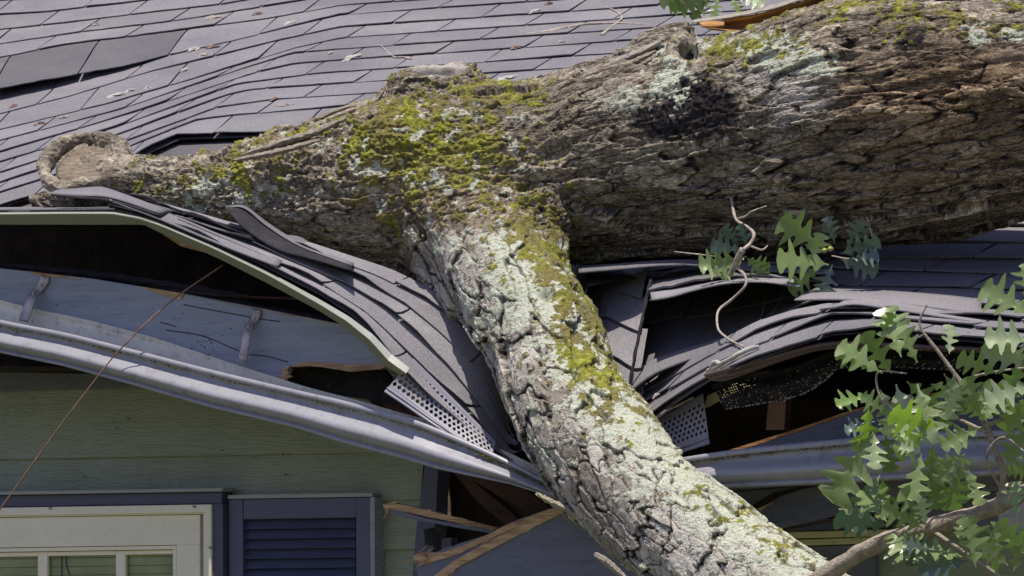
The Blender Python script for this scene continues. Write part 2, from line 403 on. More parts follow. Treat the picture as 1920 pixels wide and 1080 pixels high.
KC = [[(0, 1050), (400, 925), (700, 800), (900, 705), (1300, 690), (1728, 660)],
      [(0, 985), (300, 890), (1000, 615), (1200, 590), (1728, 548)],
      [(0, 935), (500, 775), (1100, 553), (1400, 510), (1728, 490)],
      [(0, 885), (600, 690), (1150, 490), (1270, 462), (1728, 430)],
      [(0, 830), (600, 648), (1200, 435), (1590, 382), (1728, 372)],
      [(0, 780), (700, 570), (1280, 380), (1480, 333), (1728, 312)],
      [(0, 720), (600, 565), (1200, 365), (1480, 278), (1728, 256)],
      [(0, 665), (560, 530), (970, 410), (1500, 250), (1728, 200)],
      [(0, 585), (370, 490), (760, 370), (1060, 300), (1400, 215), (1728, 145)],
      [(0, 515), (270, 455), (650, 360), (850, 292), (960, 265), (1180, 215), (1500, 135), (1728, 82)],
      [(0, 300), (320, 235), (720, 185), (920, 160), (1140, 130), (1340, 105), (1728, 35)],
      [(0, 230), (410, 170), (840, 120), (1100, 80), (1728, -22)],
      [(0, 158), (320, 125), (720, 75), (1130, 30), (1728, -80)],
      [(0, 82), (220, 70), (620, 25), (1000, -25), (1728, -138)],
      [(0, 10), (220, -2), (620, -40), (1000, -85), (1728, -196)]]
for k in range(4): KC.append([(x, y-70) for x, y in KC[-1]])
AC = [ex(c, -.26 if i < 10 else -.16) for i, c in enumerate(KC)]
def liftA(k, px):
    if k == 9: return .030*float(np.interp(px, [-200, 90, 240, 330], [1.15, .9, .35, 0]))
    if k == 0: return .013*float(np.interp(px, [235, 275, 330, 520, 700], [0, 1, .85, .5, .2]))
    return 0
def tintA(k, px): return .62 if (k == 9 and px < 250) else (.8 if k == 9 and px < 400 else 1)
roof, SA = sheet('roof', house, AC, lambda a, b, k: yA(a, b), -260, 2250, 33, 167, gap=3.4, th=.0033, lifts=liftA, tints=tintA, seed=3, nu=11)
# the deck that carries on below the trunk, and closes the roof to the right eave
def loft(name, parent, top, bot, yt, yb, x0, x1, mat, nx=60, ny=14, tint=.7, dz=0, n=.0):
    V = []
    for j in range(ny):
        t = j/(ny-1)
        for i in range(nx):
            px = x0+(x1-x0)*i/(nx-1)
            a = np.interp(px, *zip(*top)); b = np.interp(px, *zip(*bot)); q = a+(b-a)*t
            y = yt(px, a)*(1-t)+yb(px, b)*t
            V.append(P(px, q, y)+np.array([0, 0, dz+n*mnoise.noise(Vector((px*.02, t*4, 3)))]))
    T = np.full(len(V), tint)
    return mk(name, V, grid_faces(nx, ny), mat, parent, False, {'tint': np.stack([T, T, T, np.ones_like(T)], 1)})
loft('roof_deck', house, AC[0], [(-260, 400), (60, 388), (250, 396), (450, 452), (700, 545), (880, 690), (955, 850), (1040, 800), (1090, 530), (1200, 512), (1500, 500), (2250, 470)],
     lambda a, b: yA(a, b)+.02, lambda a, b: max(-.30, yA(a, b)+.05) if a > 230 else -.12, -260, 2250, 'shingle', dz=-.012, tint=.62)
# ---- left eave flap: the roof edge bent down along to the limb
FL = [[(190, 385), (280, 408), (320, 424), (480, 492), (600, 552), (660, 592), (700, 628), (760, 700), (800, 742), (870, 805), (960, 880)],
      [(190, 378), (280, 402), (340, 422), (500, 488), (620, 546), (690, 592), (740, 640), (800, 700), (850, 750), (905, 805), (960, 865)],
      [(190, 372), (280, 396), (360, 422), (520, 480), (650, 538), (720, 580), (780, 632), (840, 690), (885, 745), (925, 800), (960, 850)],
      [(190, 366), (280, 389), (380, 420), (540, 472), (680, 530), (760, 574), (820, 622), (875, 675), (915, 735), (940, 790), (960, 835)],
      [(190, 362), (280, 382), (400, 420), (560, 466), (710, 522), (800, 566), (860, 612), (905, 660), (935, 720), (950, 780), (960, 820)],
      [(190, 358), (280, 376), (420, 416), (580, 458), (730, 508), (830, 556), (890, 600), (925, 645), (945, 705), (955, 770), (960, 805)]]
FLn = np.array([.10, -.42, .90])
sheet('roof_flap', house, FL, lambda a, b, k: -.44-.12*float(np.interp(a, [600, 940], [1, .1]))+.035*k, 205, 948, 22, 270, gap=3, th=.0035, nu=12, seed=11, jit=2.4, over=.15, nrm=FLn, tint0=1.3,  # raised tint paints sunlight into the flap shingles
      lifts=lambda k, px: .012*max(0, math.sin(px*.021+k*2.1))**3)
# curled shingles standing up at the flap
def curl(name, edge0, edge1, y0, y1, bulge, tint=.9, th=.004, parent=house, mat='shingle', up=0):
    edge0 = [(a, b-up) for a, b in edge0]; edge1 = [(a, b-up) for a, b in edge1]
    e0 = spline(np.array([(*q,) for q in edge0], float), 22); e1 = spline(np.array([(*q,) for q in edge1], float), 22)
    V = []; ny = 8
    for j in range(ny):
        t = j/(ny-1)
        for i in range(22):
            q = e0[i]*(1-t)+e1[i]*t; V.append(P(q[0], q[1], y0*(1-t)+y1*t)+np.array([0, 0, bulge*math.sin(math.pi*t)]))
    T = np.full(len(V), tint)
    return mk(name, V, grid_faces(22, ny), mat, parent, True, {'tint': np.stack([T, T, T, np.ones_like(T)], 1)}, solid=th)
curl('curled_shingle', [(95, 366), (150, 372), (210, 378), (300, 405)], [(120, 362), (178, 354), (212, 360), (330, 404)], -.575, -.46, .006, .9, mat='felt')
curl('curled_shingle', [(95, 366), (150, 370), (210, 374), (300, 403)], [(120, 362), (178, 354), (212, 360), (330, 404)], -.567, -.42, .006, 1.0, up=2.5)
curl('curled_shingle', [(423, 392), (460, 430), (520, 468), (585, 486), (660, 508)], [(428, 388), (458, 392), (500, 425), (560, 462), (660, 500)], -.50, -.43, .0, 1.0, mat='felt')
curl('curled_shingle', [(423, 391), (458, 392), (500, 425), (560, 462), (660, 500)], [(428, 388), (460, 389), (504, 421), (564, 457), (664, 496)], -.44, -.40, .0, 1.0, up=1.5, th=.003)
curl('curled_shingle', [(205, 376), (300, 412), (420, 462), (520, 500)], [(206, 362), (310, 398), (430, 448), (530, 490)], -.575, -.51, .0, 1.0)
curl('curled_shingle', [(500, 452), (560, 470), (590, 478)], [(520, 440), (565, 446), (592, 470)], -.42, -.38, .0, .8)
curl('eave_shade_strip', [(-300, 396), (0, 394), (120, 393), (215, 392)], [(-300, 392), (0, 390), (120, 389), (215, 388)], -.572, -.14, .0, .9)  # added strip that keeps the sun off the fascia at the left
# drip edge
def ribbon(name, up, dn, yu, yd, mat, parent, n=60, solid=.0012, rows=4, belly=0.0, lin=False):
    a = spline(up, n); b = spline(dn, n); V = []
    if lin:
        f = lambda c: np.stack([np.interp(np.linspace(0, len(c)-1, n), range(len(c)), [q[k] for q in c]) for k in (0, 1)], 1)
        a, b = f(up), f(dn)
    for j in range(rows):
        t = j/(rows-1)
        for i in range(n):
            q = a[i]*(1-t)+b[i]*t; V.append(P(q[0], q[1], yu*(1-t)+yd*t-belly*math.sin(math.pi*t)))
    return mk(name, V, grid_faces(n, rows), mat, parent, not lin, solid=solid)
ribbon('drip_edge', [(-80, 399), (0, 397), (120, 396), (210, 396), (262, 406), (300, 418), (400, 460), (500, 508), (600, 562), (655, 594), (700, 628), (735, 665), (768, 690)],
       [(-80, 403), (0, 402), (120, 401), (210, 401), (264, 410), (303, 424), (403, 467), (503, 516), (600, 571), (650, 602), (694, 638), (728, 676), (762, 700)], -.565, -.582, 'drip', house, lin=True)
ribbon('drip_edge', [(-80, 403), (0, 402), (120, 401), (210, 401), (264, 411), (303, 424), (403, 467), (503, 516), (600, 571), (650, 602), (694, 638), (728, 676), (762, 700)],
       [(-80, 422), (0, 421), (120, 421), (210, 421), (270, 421), (308, 440), (403, 481), (500, 530), (596, 581), (644, 611), (686, 646), (718, 684), (750, 702)], -.582, -.570, 'drip_shade', house, lin=True)
# ---- interior seen through the gaps
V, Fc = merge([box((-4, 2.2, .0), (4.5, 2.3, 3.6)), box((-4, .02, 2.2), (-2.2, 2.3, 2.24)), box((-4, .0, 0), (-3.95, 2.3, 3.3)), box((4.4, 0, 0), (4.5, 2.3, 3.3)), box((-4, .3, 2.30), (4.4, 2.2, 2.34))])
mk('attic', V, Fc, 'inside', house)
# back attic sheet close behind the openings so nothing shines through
V, Fc = merge([box((-4, .9, 1.2), (4.4, .94, 3.05))]); mk('attic_light_block', V, Fc, 'inside', house)
# rafters/tar-paper strips in the left opening
for i, (a, b, y, r, mt) in enumerate([((-40, 492), (470, 560), -.36, .010, 'felt'), ((-40, 498), (620, 600), -.37, .008, 'felt'), ((200, 520), (700, 640), -.33, .012, 'felt'),
                          ((320, 545), (560, 560), -.38, .0035, 'rafter'), ((330, 548), (640, 612), -.375, .005, 'rafter'), ((380, 540), (690, 640), -.35, .006, 'rafter')]):
    p = [P(a[0], a[1], y), P((a[0]+b[0])/2, (a[1]+b[1])/2-6+3*i, y), P(b[0], b[1], y)]
    V, Fc = tube(p, r, 30, 7, .5); mk('roofing_felt' if mt == 'felt' else 'lath', V, Fc, mt, house)
V, Fc = prism([(305, 440), (330, 446), (420, 480), (385, 474), (340, 462)], -.40, .01); mk('splinter', V, Fc, 'wood', house)
# ---- siding wall (lap boards) and frieze
SX0, SX1 = -340, 800
def lap(y0, y1, x1t, x1b, yb=.0):
    n = 30; V = []
    for (py, yy) in ((y0, yb-.004), (y1, yb-.020), (y1, yb-.004)):
        for i in range(n):
            x = SX0+((x1t if py == y0 else x1b)-SX0)*i/(n-1)
            V.append(P(x, py+(.0-(x-0))*.018+3, yy))
    return V, grid_faces(n, 3)
laps = [(690, 858, 800, 796), (856, 948, 796, 788), (946, 1040, 788, 779), (1038, 1140, 779, 770), (1138, 1300, 770, 755)]
sid = mk('siding', *merge([lap(*l) for l in laps]), 'siding', house)
V, Fc = prism([(-340, 700), (0, 697), (300, 703), (520, 712), (520, 724), (300, 726), (0, 734), (-340, 742)], -.032, .03); mk('frieze_board', V, Fc, 'fascia_dark', house, bev=.002)
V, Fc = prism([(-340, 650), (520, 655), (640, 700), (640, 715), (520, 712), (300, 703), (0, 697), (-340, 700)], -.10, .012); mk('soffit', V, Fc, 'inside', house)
V, Fc = prism([(-340, 690), (0, 686), (250, 690), (250, 696), (0, 692), (-340, 696)], -.44, .43, .012); mk('soffit', V, Fc, 'inside', house)  # soffit plane added to stop sun leaking onto the siding
# wall backing so the room behind stays dark
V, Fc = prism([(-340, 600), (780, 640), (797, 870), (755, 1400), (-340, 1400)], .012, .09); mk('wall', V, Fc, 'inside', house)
V, Fc = prism([(797, 866), (822, 868), (815, 1000), (790, 1200), (764, 1200), (780, 1000)], -.03, .06); mk('corner_board', V, Fc, 'trim', house)
V, Fc = prism([(1180, 985), (2400, 960), (2400, 1500), (1150, 1500)], .05, .06); mk('wall', V, Fc, 'siding', house)
# ---- window at the left
def hz(py, x): return py-.016*(x-200)          # horizontal house lines in the picture
def slab(x0, y0, x1, y1, y, th): return prism([(x0, hz(y0, x0)), (x1, hz(y0, x1)), (x1+(y1-y0)*.004, hz(y1, x1)), (x0+(y1-y0)*.004, hz(y1, x0))], y, th)
win = bpy.data.objects.new('window', None); C.objects.link(win); win.parent = house
mk('head_flashing', *slab(-300, 919, 424, 925, -.075, .06), 'drip', win)
mk('casing', *merge([slab(-300, 926, 423, 948, -.055, .05), slab(405, 948, 425, 1250, -.055, .05)]), 'trim', win, bev=.002)
mk('frame', *merge([slab(-300, 949, 403, 964, -.062, .04), slab(388, 964, 403, 1250, -.062, .04), slab(-300, 964, 388, 967, -.050, .03)]), 'cream', win, bev=.0015)
mk('sash', *merge([slab(-300, 968, 382, 1024, -.045, .03), slab(338, 1024, 382, 1250, -.045, .03)]), 'cream', win, bev=.0015)
mk('glazing_bead', *merge([slab(-300, 1025, 338, 1032, -.040, .02), slab(331, 1032, 338, 1250, -.040, .02)]), 'cream', win, bev=.001)
for i, (a, b) in enumerate(((78, 96), (224, 242), (-70, -52))):
    mk('muntin', *slab(a, 1033, b, 1250, -.028, .012), 'cream', win, bev=.002)
mk('muntin', *merge([slab(96, 1033, 224, 1041, -.028, .012), slab(242, 1033, 331, 1041, -.028, .012), slab(-52, 1033, 78, 1041, -.028, .012)]), 'cream', win, bev=.002)
mk('pane', *slab(-300, 1030, 334, 1250, -.017, .003), 'glass', win)
bl = []
for i in range(12):
    y0 = 1030+i*16; bl.append(prism([(-300, hz(y0, -300)), (331, hz(y0, 331)), (331, hz(y0+15, 331), -.0125), (-300, hz(y0+15, -300), -.0125)], -.0105, .0015))
mk('blind', *merge(bl), 'blind', win)
mk('blind_cord', *merge([tube([P(123, 1028, -.0145), P(123, 1100, -.0145)], .0018, 6, 6), tube([P(131, 1028, -.0145), P(132, 1060, -.0145), P(138, 1078, -.0145)], .0018, 12, 6)]), 'trim', win)
for a, b in ((102, 953), (372, 950), (402, 1027)):
    c = P(a, b, -.064); V, Fc = tube([c, c+np.array([0, -.004, 0])], .004, 2, 10, 0, False); mk('screw', V, Fc, 'screw', win)
win.location = (0, -.018, 0)
# shutter
shu = bpy.data.objects.new('shutter', None); C.objects.link(shu); shu.parent = house
mk('top_cap', *slab(427, 932, 698, 939, -.060, .05), 'drip', shu)
mk('side_cap', *slab(694, 940, 702, 1250, -.058, .05), 'fascia', shu)
for a in (428, 667): mk('stile', *slab(a, 940, a+27, 1250, -.055, .045), 'shutter', shu, bev=.002)
mk('rail', *slab(456, 940, 667, 978, -.055, .045), 'shutter', shu, bev=.002)
for i in range(14):
    y0 = 979+i*18.6
    V, Fc = prism([(457, hz(y0, 457), -.030), (666, hz(y0, 666), -.030), (666, hz(y0+17.5, 666), -.048), (457, hz(y0+17.5, 457), -.048)], -.03, .004); mk('louver', V, Fc, 'shutter', shu)
V, Fc = slab(452, 970, 670, 1250, -.018, .004); mk('shutter_back', V, Fc, 'shutter', shu)
# window at the right, below the broken soffit
wr = bpy.data.objects.new('window', None); C.objects.link(wr); wr.parent = house
mk('head_trim', *merge([prism([(1380, 1000), (1660, 992), (1660, 1005), (1380, 1012)], .005, .04), prism([(1380, 1016), (1660, 1006), (1660, 1018), (1380, 1027)], .015, .03)]), 'olive', wr, bev=.002)
mk('casing', *prism([(1380, 978), (1900, 962), (1900, 975), (1660, 984), (1660, 990), (1380, 999)], .0, .04), 'trim', wr)
mk('sash', *prism([(1380, 1029), (1640, 1020), (1640, 1120), (1580, 1120), (1578, 1038), (1380, 1045)], .025, .02), 'fascia_dark', wr, bev=.002)
mk('pane', *prism([(1380, 1044), (1580, 1037), (1580, 1150), (1380, 1150)], .035, .004), 'fascia_dark', wr)
# ---- left fascia, split at its end, with two gutter straps
fa = bpy.data.objects.new('fascia', None); C.objects.link(fa); fa.parent = house
r3 = random.Random(5)
poly = [(-300, 462), (0, 503), (170, 522), (340, 550), (520, 584), (640, 608), (704, 626)]+jag((706, 628), (720, 682), 7, 4, r3)+[(717, 690), (680, 688), (650, 690), (600, 683), (575, 682), (560, 688), (541, 687)]+jag((540, 690), (524, 712), 7, 4, r3)+[(518, 745), (300, 700), (0, 640), (-300, 585)]
mk('fascia_board', *prism(poly, -.42, .022), 'fascia', fa, bev=.0008)
mk('torn_edge', *merge([prism([(548, 688), (562, 681), (576, 677), (600, 679), (632, 681), (650, 684), (682, 683), (720, 683), (722, 687), (714, 692), (680, 694), (655, 697), (640, 694), (600, 688), (575, 686)], -.424, .02),
                        prism([(543, 686), (538, 694), (542, 700), (534, 706), (536, 714), (526, 712), (519, 714), (527, 700), (531, 690)], -.426, .012)]), 'wood', fa)
for q in ([prism([(52, 508.5), (90, 513), (150, 521), (150, 523.5), (90, 518), (60, 514)], -.4235, .002), prism([(262, 537), (300, 543), (345, 551), (338, 562), (300, 552)], -.4235, .002), prism([(345, 551), (520, 584.5), (640, 608.5), (640, 610), (520, 586.5)], -.4235, .002)]): mk('bare_edge', *q, 'wood', fa)
ck = [((344, 571), (400, 582), (478, 596)), ((300, 604), (330, 612)), ((312, 619), (380, 630), (452, 660)), ((468, 665), (500, 668), (540, 679)), ((478, 597), (525, 603))]
mk('board_crack', *merge([tube([P(a, b, -.4212) for a, b in c], .0011, 16, 5) for c in ck]), 'inside', fa)
for q in (((706, 628), (712, 645), (704, 640)), ((712, 650), (724, 656), (710, 664)), ((716, 668), (726, 676), (712, 680)), ((520, 712), (512, 728), (524, 722)), ((536, 700), (548, 706), (532, 712))):
    mk('splinter', *prism(q, -.4245, .006), 'wood', fa)
rn = random.Random(19)
mk('dirt_speck', *merge([tube([P(a, b, -.012), P(a, b, -.026)], rn.uniform(.0012, .003), 2, 6, 0, False) for a, b in [(rn.uniform(20, 780), rn.uniform(760, 925)) for _ in range(5)]+[(530, 852), (476, 858), (540, 850), (156, 893)]]), 'inside', sid)
rn = random.Random(9); sp = []
for i in range(46):
    a = rn.uniform(60, 520); b = 540+a*.16+rn.uniform(-10, 75); c = P(a, b, -.4215)
    if i > 26: c = P(380+rn.gauss(0, 14), 648+rn.gauss(0, 12), -.4215)
    sp.append(tube([c, c+np.array([0, -.001, 0])], rn.uniform(.0006, .0019), 2, 7, 0, False))
mk('dirt_speck', *merge(sp), 'inside', fa)
def strap(parent, pts, w):
    V = []; n = 30; q = spline(pts, n)
    for s in (-.5, -.42, .42, .5):
        for i in range(n):
            V.append(P(q[i][0]+s*w, q[i][1]+s*w*.25, q[i][2]-(.004 if abs(s) < .45 else 0)))
    Fc = grid_faces(n, 4); o = mk('gutter_strap', V, Fc, 'bracket', parent, True, solid=.0016)
    for k in (1, 3):
        t = q[3+k*4]; c = P(t[0], t[1], t[2]-.005); v, f = tube([c, c+np.array([0, -.004, 0])], .0042, 2, 9, 0, False); mk('screw', v, f, 'screw', parent)
    return o
strap(fa, [(84, 518, -.424), (82, 528, -.425), (72, 542, -.428), (64, 550, -.445), (58, 562, -.462), (52, 580, -.47), (44, 603, -.475)], 17)
strap(fa, [(482, 580, -.424), (480, 592, -.425), (473, 603, -.430), (467, 612, -.448), (463, 630, -.462), (459, 650, -.465), (454, 677, -.468)], 15)
mk('strap_foot', *prism([(443, 673), (462, 676), (458, 680), (442, 676)], -.47, .01), 'bracket', fa)
# dark rear layer below the fascia
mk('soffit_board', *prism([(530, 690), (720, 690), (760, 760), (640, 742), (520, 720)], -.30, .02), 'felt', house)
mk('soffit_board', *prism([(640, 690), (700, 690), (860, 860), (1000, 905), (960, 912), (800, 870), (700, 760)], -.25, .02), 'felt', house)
mk('rafter', *prism([(655, 700), (672, 694), (870, 830), (1040, 960), (1030, 985), (850, 880)], -.28, .04), 'rafter', house)
# ------------------------------------------------------------------ right side of the roof
def yR(a, b, k=0): return yA(a, b)
R0 = [(1130, 850), (1200, 800), (1330, 714), (1420, 674), (1500, 647), (1560, 628), (1640, 624), (1724, 632), (1843, 643), (2100, 668)]
R1 = [(1130, 815), (1180, 782), (1330, 694), (1420, 652), (1500, 622), (1560, 604), (1640, 600), (1724, 608), (1843, 622), (2100, 642)]
R2 = [(1130, 792), (1170, 765), (1330, 672), (1420, 628), (1490, 604), (1560, 588), (1640, 586), (1724, 592), (1843, 603), (2100, 620)]
R3 = [(1130, 780), (1180, 748), (1330, 662), (1420, 618), (1490, 595), (1560, 580), (1640, 578), (1724, 583), (1843, 593), (2100, 610)]
R4 = [(1130, 772), (1180, 740), (1330, 654), (1420, 608), (1490, 586), (1560, 572), (1640, 571), (1724, 576), (1843, 585), (2100, 600)]
sheet('roof_edge', house, [R0, R1, R2, R4], lambda a, b, k: -.43-.25*min(1, max(0, (a-1230)/150))+.10*k*float(np.interp(a, [1350, 1650], [.5, 1])), 1160, 2100, 30, 190, gap=4, th=.004, nu=14, seed=21, jit=2.2, lifts=lambda k, px: .008*max(0, math.sin(px*.016+k*1.7))**2)
# sunken buckled field below the lifted flap
D0 = [(1080, 805), (1175, 742), (1330, 656), (1500, 578), (1560, 560)]
D1 = [(1080, 690), (1185, 618), (1330, 596), (1500, 562), (1560, 545)]
D3 = [(1080, 610), (1205, 545), (1330, 545), (1500, 530), (1560, 520)]
D4 = [(1080, 540), (1215, 505), (1330, 505), (1500, 500), (1560, 500)]
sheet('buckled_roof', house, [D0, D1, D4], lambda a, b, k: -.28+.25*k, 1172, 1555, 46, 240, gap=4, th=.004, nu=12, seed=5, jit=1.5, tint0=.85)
# folded facet next to the limb
G0 = [(1070, 760), (1130, 745), (1178, 770)]
G1 = [(1070, 700), (1130, 665), (1186, 700)]
G2 = [(1070, 640), (1130, 600), (1196, 630)]
G3 = [(1070, 580), (1130, 545), (1206, 570)]
G4 = [(1070, 520), (1120, 502), (1222, 518)]
sheet('folded_roof', house, [G0, G1, G2, G3, G4], lambda a, b, k: -.40+.08*k+(.0014*(1200-a)), 1072, 1200, 12, 300, gap=3, th=.004, nu=10, seed=8, jit=3, tint0=1.35, nrm=np.array([.5, -.5, .7]))  # raised tint paints the sunlit patch onto this facet
# ridge of torn felt along the fold
V, Fc = tube([P(1222, 522, -.20), P(1212, 560, -.28), P(1200, 620, -.34), (P(1188, 680, -.37)), P(1176, 760, -.40)], [.004, .004, .003, .004, .004], 50, 8, .9); mk('torn_felt', V, Fc, 'felt', house)
# lifted flap and the courses running up under the trunk
T0 = [(1090, 590), (1225, 563), (1250, 556), (1256, 558), (1300, 544), (1330, 541), (1361, 532), (1380, 534), (1440, 530), (1456, 534), (1517, 537), (1650, 541), (1920, 548), (2200, 556)]
T1 = [(1090, 520), (1215, 512), (1330, 500), (1450, 502), (1569, 511), (1920, 520), (2200, 526)]
T2 = [(1090, 498), (1330, 480), (1500, 482), (1650, 489), (1920, 491), (2200, 496)]
T3 = [(1090, 478), (1330, 455), (1640, 456), (1920, 460), (2200, 466)]
T4 = [(1090, 450), (1640, 425), (1920, 430), (2200, 436)]
T5 = [(1090, 430), (1640, 398), (1920, 400), (2200, 405)]
T6 = [(1090, 400), (1640, 368), (1920, 368), (2200, 370)]
T7 = [(1090, 370), (1640, 338), (1920, 336), (2200, 335)]
sheet('roof_right', house, [T0, T1, T2, T3, T4, T5, T6, T7], lambda a, b, k: -.14+.125*k-(.17*float(np.interp(a, [1218, 1300, 1450, 1560], [.8, 1, .8, 0])) if k < 1 else 0)*(1-min(k, 1)), 1218, 2200, 44, 205, gap=4.5, th=.005, nu=14, seed=31, jit=1.6,
      lifts=lambda k, px: (.012*float(np.interp(px, [1300, 1500, 1600], [1, .6, 0])) if k == 0 else 0))
X0 = [(1489, 562), (1560, 562), (1650, 563), (1720, 566), (1800, 573), (1920, 584), (2200, 600)]
X1 = [(1517, 537), (1650, 541), (1720, 541), (1800, 543), (1920, 548), (2200, 556)]
X2 = [(1545, 520), (1920, 525), (2200, 530)]
sheet('roof_course', house, [X0, X1, X2], lambda a, b, k: -.24+.11*k, 1490, 2200, 40, 205, gap=4, th=.005, nu=12, seed=33, jit=1)
curl('torn_shingle', [(1222, 563), (1262, 556), (1300, 545), (1361, 532), (1430, 529), (1500, 538)], [(1215, 527), (1260, 520), (1300, 516), (1361, 513), (1430, 512), (1500, 518)], -.37, -.15, .0, 1.25)  # raised tint paints the bright sunlit band of the flap
curl('torn_shingle', [(1489, 563), (1576, 562), (1668, 568), (1760, 579), (1840, 590)], [(1530, 541), (1600, 543), (1680, 547), (1770, 554), (1840, 562)], -.42, -.26, .0, 1.1)
curl('torn_shingle', [(1557, 578), (1600, 571), (1660, 578), (1755, 593), (1850, 607)], [(1592, 560), (1640, 560), (1700, 567), (1760, 577), (1850, 590)], -.52, -.38, .0, 1.15)
curl('torn_shingle', [(1180, 735), (1230, 700), (1300, 672), (1345, 655)], [(1188, 700), (1240, 668), (1310, 645), (1372, 628)], -.40, -.30, .0, .9)
# thin shingle tail left of the crotch, running under the trunk
curl('loose_shingle', [(1085, 512), (1150, 506), (1280, 497), (1420, 508), (1560, 514)], [(1085, 500), (1150, 496), (1280, 488), (1420, 496), (1560, 505)], -.22, -.10, .004, .9)
# ------------------------------------------------------------------ FALLEN OAK
oak = thing('fallen_oak', 'huge mossy fallen oak trunk lying across the roof with a limb crushing the eave', 'tree', tuple(P(900, 480, -.1)))
TR = [(170, 338, 62, -.14), (230, 350, 62, -.17), (350, 362, 70, -.19), (450, 362, 94, -.19), (600, 362, 140, -.15), (740, 360, 180, -.12), (900, 345, 182, -.08), (1060, 322, 178, 0), (1200, 292, 190, .02),
      (1400, 268, 206, .0), (1600, 232, 232, -.02), (1800, 202, 234, -.03), (1950, 182, 213, -.03), (2180, 150, 205, -.03)]
LB = [(850, 380, 120, -.20), (905, 450, 112, -.26), (958, 540, 108, -.34), (1018, 640, 108, -.42), (1058, 740, 108, -.50), (1125, 845, 117, -.58), (1225, 956, 117, -.66), (1380, 1078, 116, -.74), (1560, 1200, 118, -.84)]
def axis(lst, n):
    pts = np.array([[*P(a, b, y), r*pxm(P(a, b, y))] for a, b, r, y in lst]); return spline(pts, n)
TA, LA = axis(TR, 140), axis(LB, 120)
parts = [tube(TA[:, :3], TA[:, 3], 0, 40, 0, False), tube(LA[:, :3], LA[:, 3], 0, 32, 0, False)]
def tpx(l, n=30, seg=20): 
    q = axis(l, n); return tube(q[:, :3], q[:, 3], 0, seg, 0, False)
parts += [tpx([(800, 330, 120, -.10), (812, 230, 108, -.08), (818, 170, 88, -.06), (822, 142, 66, -.05)]),
          tpx([(900, 300, 60, -.15), (870, 200, 60, -.10), (850, 150, 50, -.06)]),
          tpx([(1310, 215, 100, .02), (1300, 160, 84, -.04), (1289, 112, 54, -.12)]),
          tpx([(1180, 140, 50, .05), (1240, 95, 48, .05), (1300, 75, 40, .05)]),
          tpx([(60, 378, 16, -.10), (120, 375, 30, -.12), (180, 370, 34, -.12)]),
          tpx([(118, 320, 50, -.04), (160, 310, 60, -.02), (212, 322, 54, -.08)]),
          tpx([(990, 395, 70, -.22), (1010, 450, 55, -.25), (1020, 520, 45, -.30)]),
          tpx([(800, 430, 90, -.18), (850, 500, 70, -.24), (890, 580, 55, -.32)])]
def ring(cx, cy, ax, ay, rot, tr, y0, sl, n=40, amp=.15, seed=0, op=0):
    pts = []; rad = []
    for i in range(n+1):
        a = 2*math.pi*i/n; x = ax*math.cos(a); z = ay*math.sin(a)
        px = cx+x*math.cos(rot)-z*math.sin(rot); py = cy-(x*math.sin(rot)+z*math.cos(rot))
        pts.append(P(px, py, y0+(cy-py)*sl)); rad.append(tr*pxm(pts[-1])*(1+amp*math.sin(a*3+seed)+amp*.6*math.sin(a*7+seed*2)))
    return tube(pts, rad, 0, 12, 0, False)
parts.append(ring(155, 304, 76, 44, R(18), 16, -.225, .0016, seed=1, amp=.2))
parts.append(ring(1287, 98, 30, 26, R(5), 14, -.155, .0008, seed=2))
V, Fc = merge(parts)
tmp = bpy.data.meshes.new('t'); tmp.from_pydata([tuple(v) for v in V], [], Fc); to = bpy.data.objects.new('t', tmp); C.objects.link(to)
k = to.modifiers.new('r', 'REMESH'); k.mode = 'VOXEL'; k.voxel_size = .0105; k.adaptivity = 0
k = to.modifiers.new('s', 'SMOOTH'); k.iterations = 9; k.factor = .5
k = to.modifiers.new('d', 'SUBSURF'); k.levels = 2; k.render_levels = 2
dg = bpy.context.evaluated_depsgraph_get(); me = bpy.data.meshes.new_from_object(to.evaluated_get(dg)); bpy.data.objects.remove(to)
nv = len(me.vertices); co = np.empty(nv*3); me.vertices.foreach_get('co', co); co = co.reshape(-1, 3)
no = np.empty(nv*3); me.vertex_normals.foreach_get('vector', no); no = no.reshape(-1, 3)
print('bark verts', nv)
def along(A, co):
    best = np.full(len(co), 1e9); idx = np.zeros(len(co), int)
    for i in range(0, len(A), 2):
        d = ((co-A[i, :3])**2).sum(1)/A[i, 3]**2; m = d < best; best[m] = d[m]; idx[m] = i
    seg = np.linalg.norm(np.diff(A[:, :3], axis=0), axis=1); s = np.r_[0, np.cumsum(seg)]
    T = np.gradient(A[:, :3], axis=0); T /= np.linalg.norm(T, axis=1)[:, None]
    ref = np.array([0, 1, 0.]); U = np.cross(T, ref); U /= np.linalg.norm(U, axis=1)[:, None]; Wv = np.cross(U, T)
    n = len(A); t = idx.astype(float); ml = seg.mean()
    def at(X, t):
        i = np.clip(t.astype(int), 0, n-2); f = t-i; return X[i]*(1-f)[:, None]+X[i+1]*f[:, None]
    for _ in range(4):
        v = co-at(A[:, :3], t); t = np.clip(t+.7*(v*at(T, t)).sum(1)/ml, 0, n-1.001)
    v = co-at(A[:, :3], t)
    return np.sqrt(best), np.stack([np.interp(t, np.arange(n), s)+(v*at(T, t)).sum(1), (v*at(U, t)).sum(1), (v*at(Wv, t)).sum(1)], 1)
dT, qT = along(TA, co); dL, qL = along(LA, co)
px, py = proj(co)
g = lambda cx, cy, sx, sy=None: np.exp(-((px-cx)/sx)**2-((py-cy)/(sy or sx))**2)
wl = sstep(-.10, .22, dT-dL)*sstep(380, 470, py)*np.where(px > 1100+0*px, sstep(430, 520, py), 1)
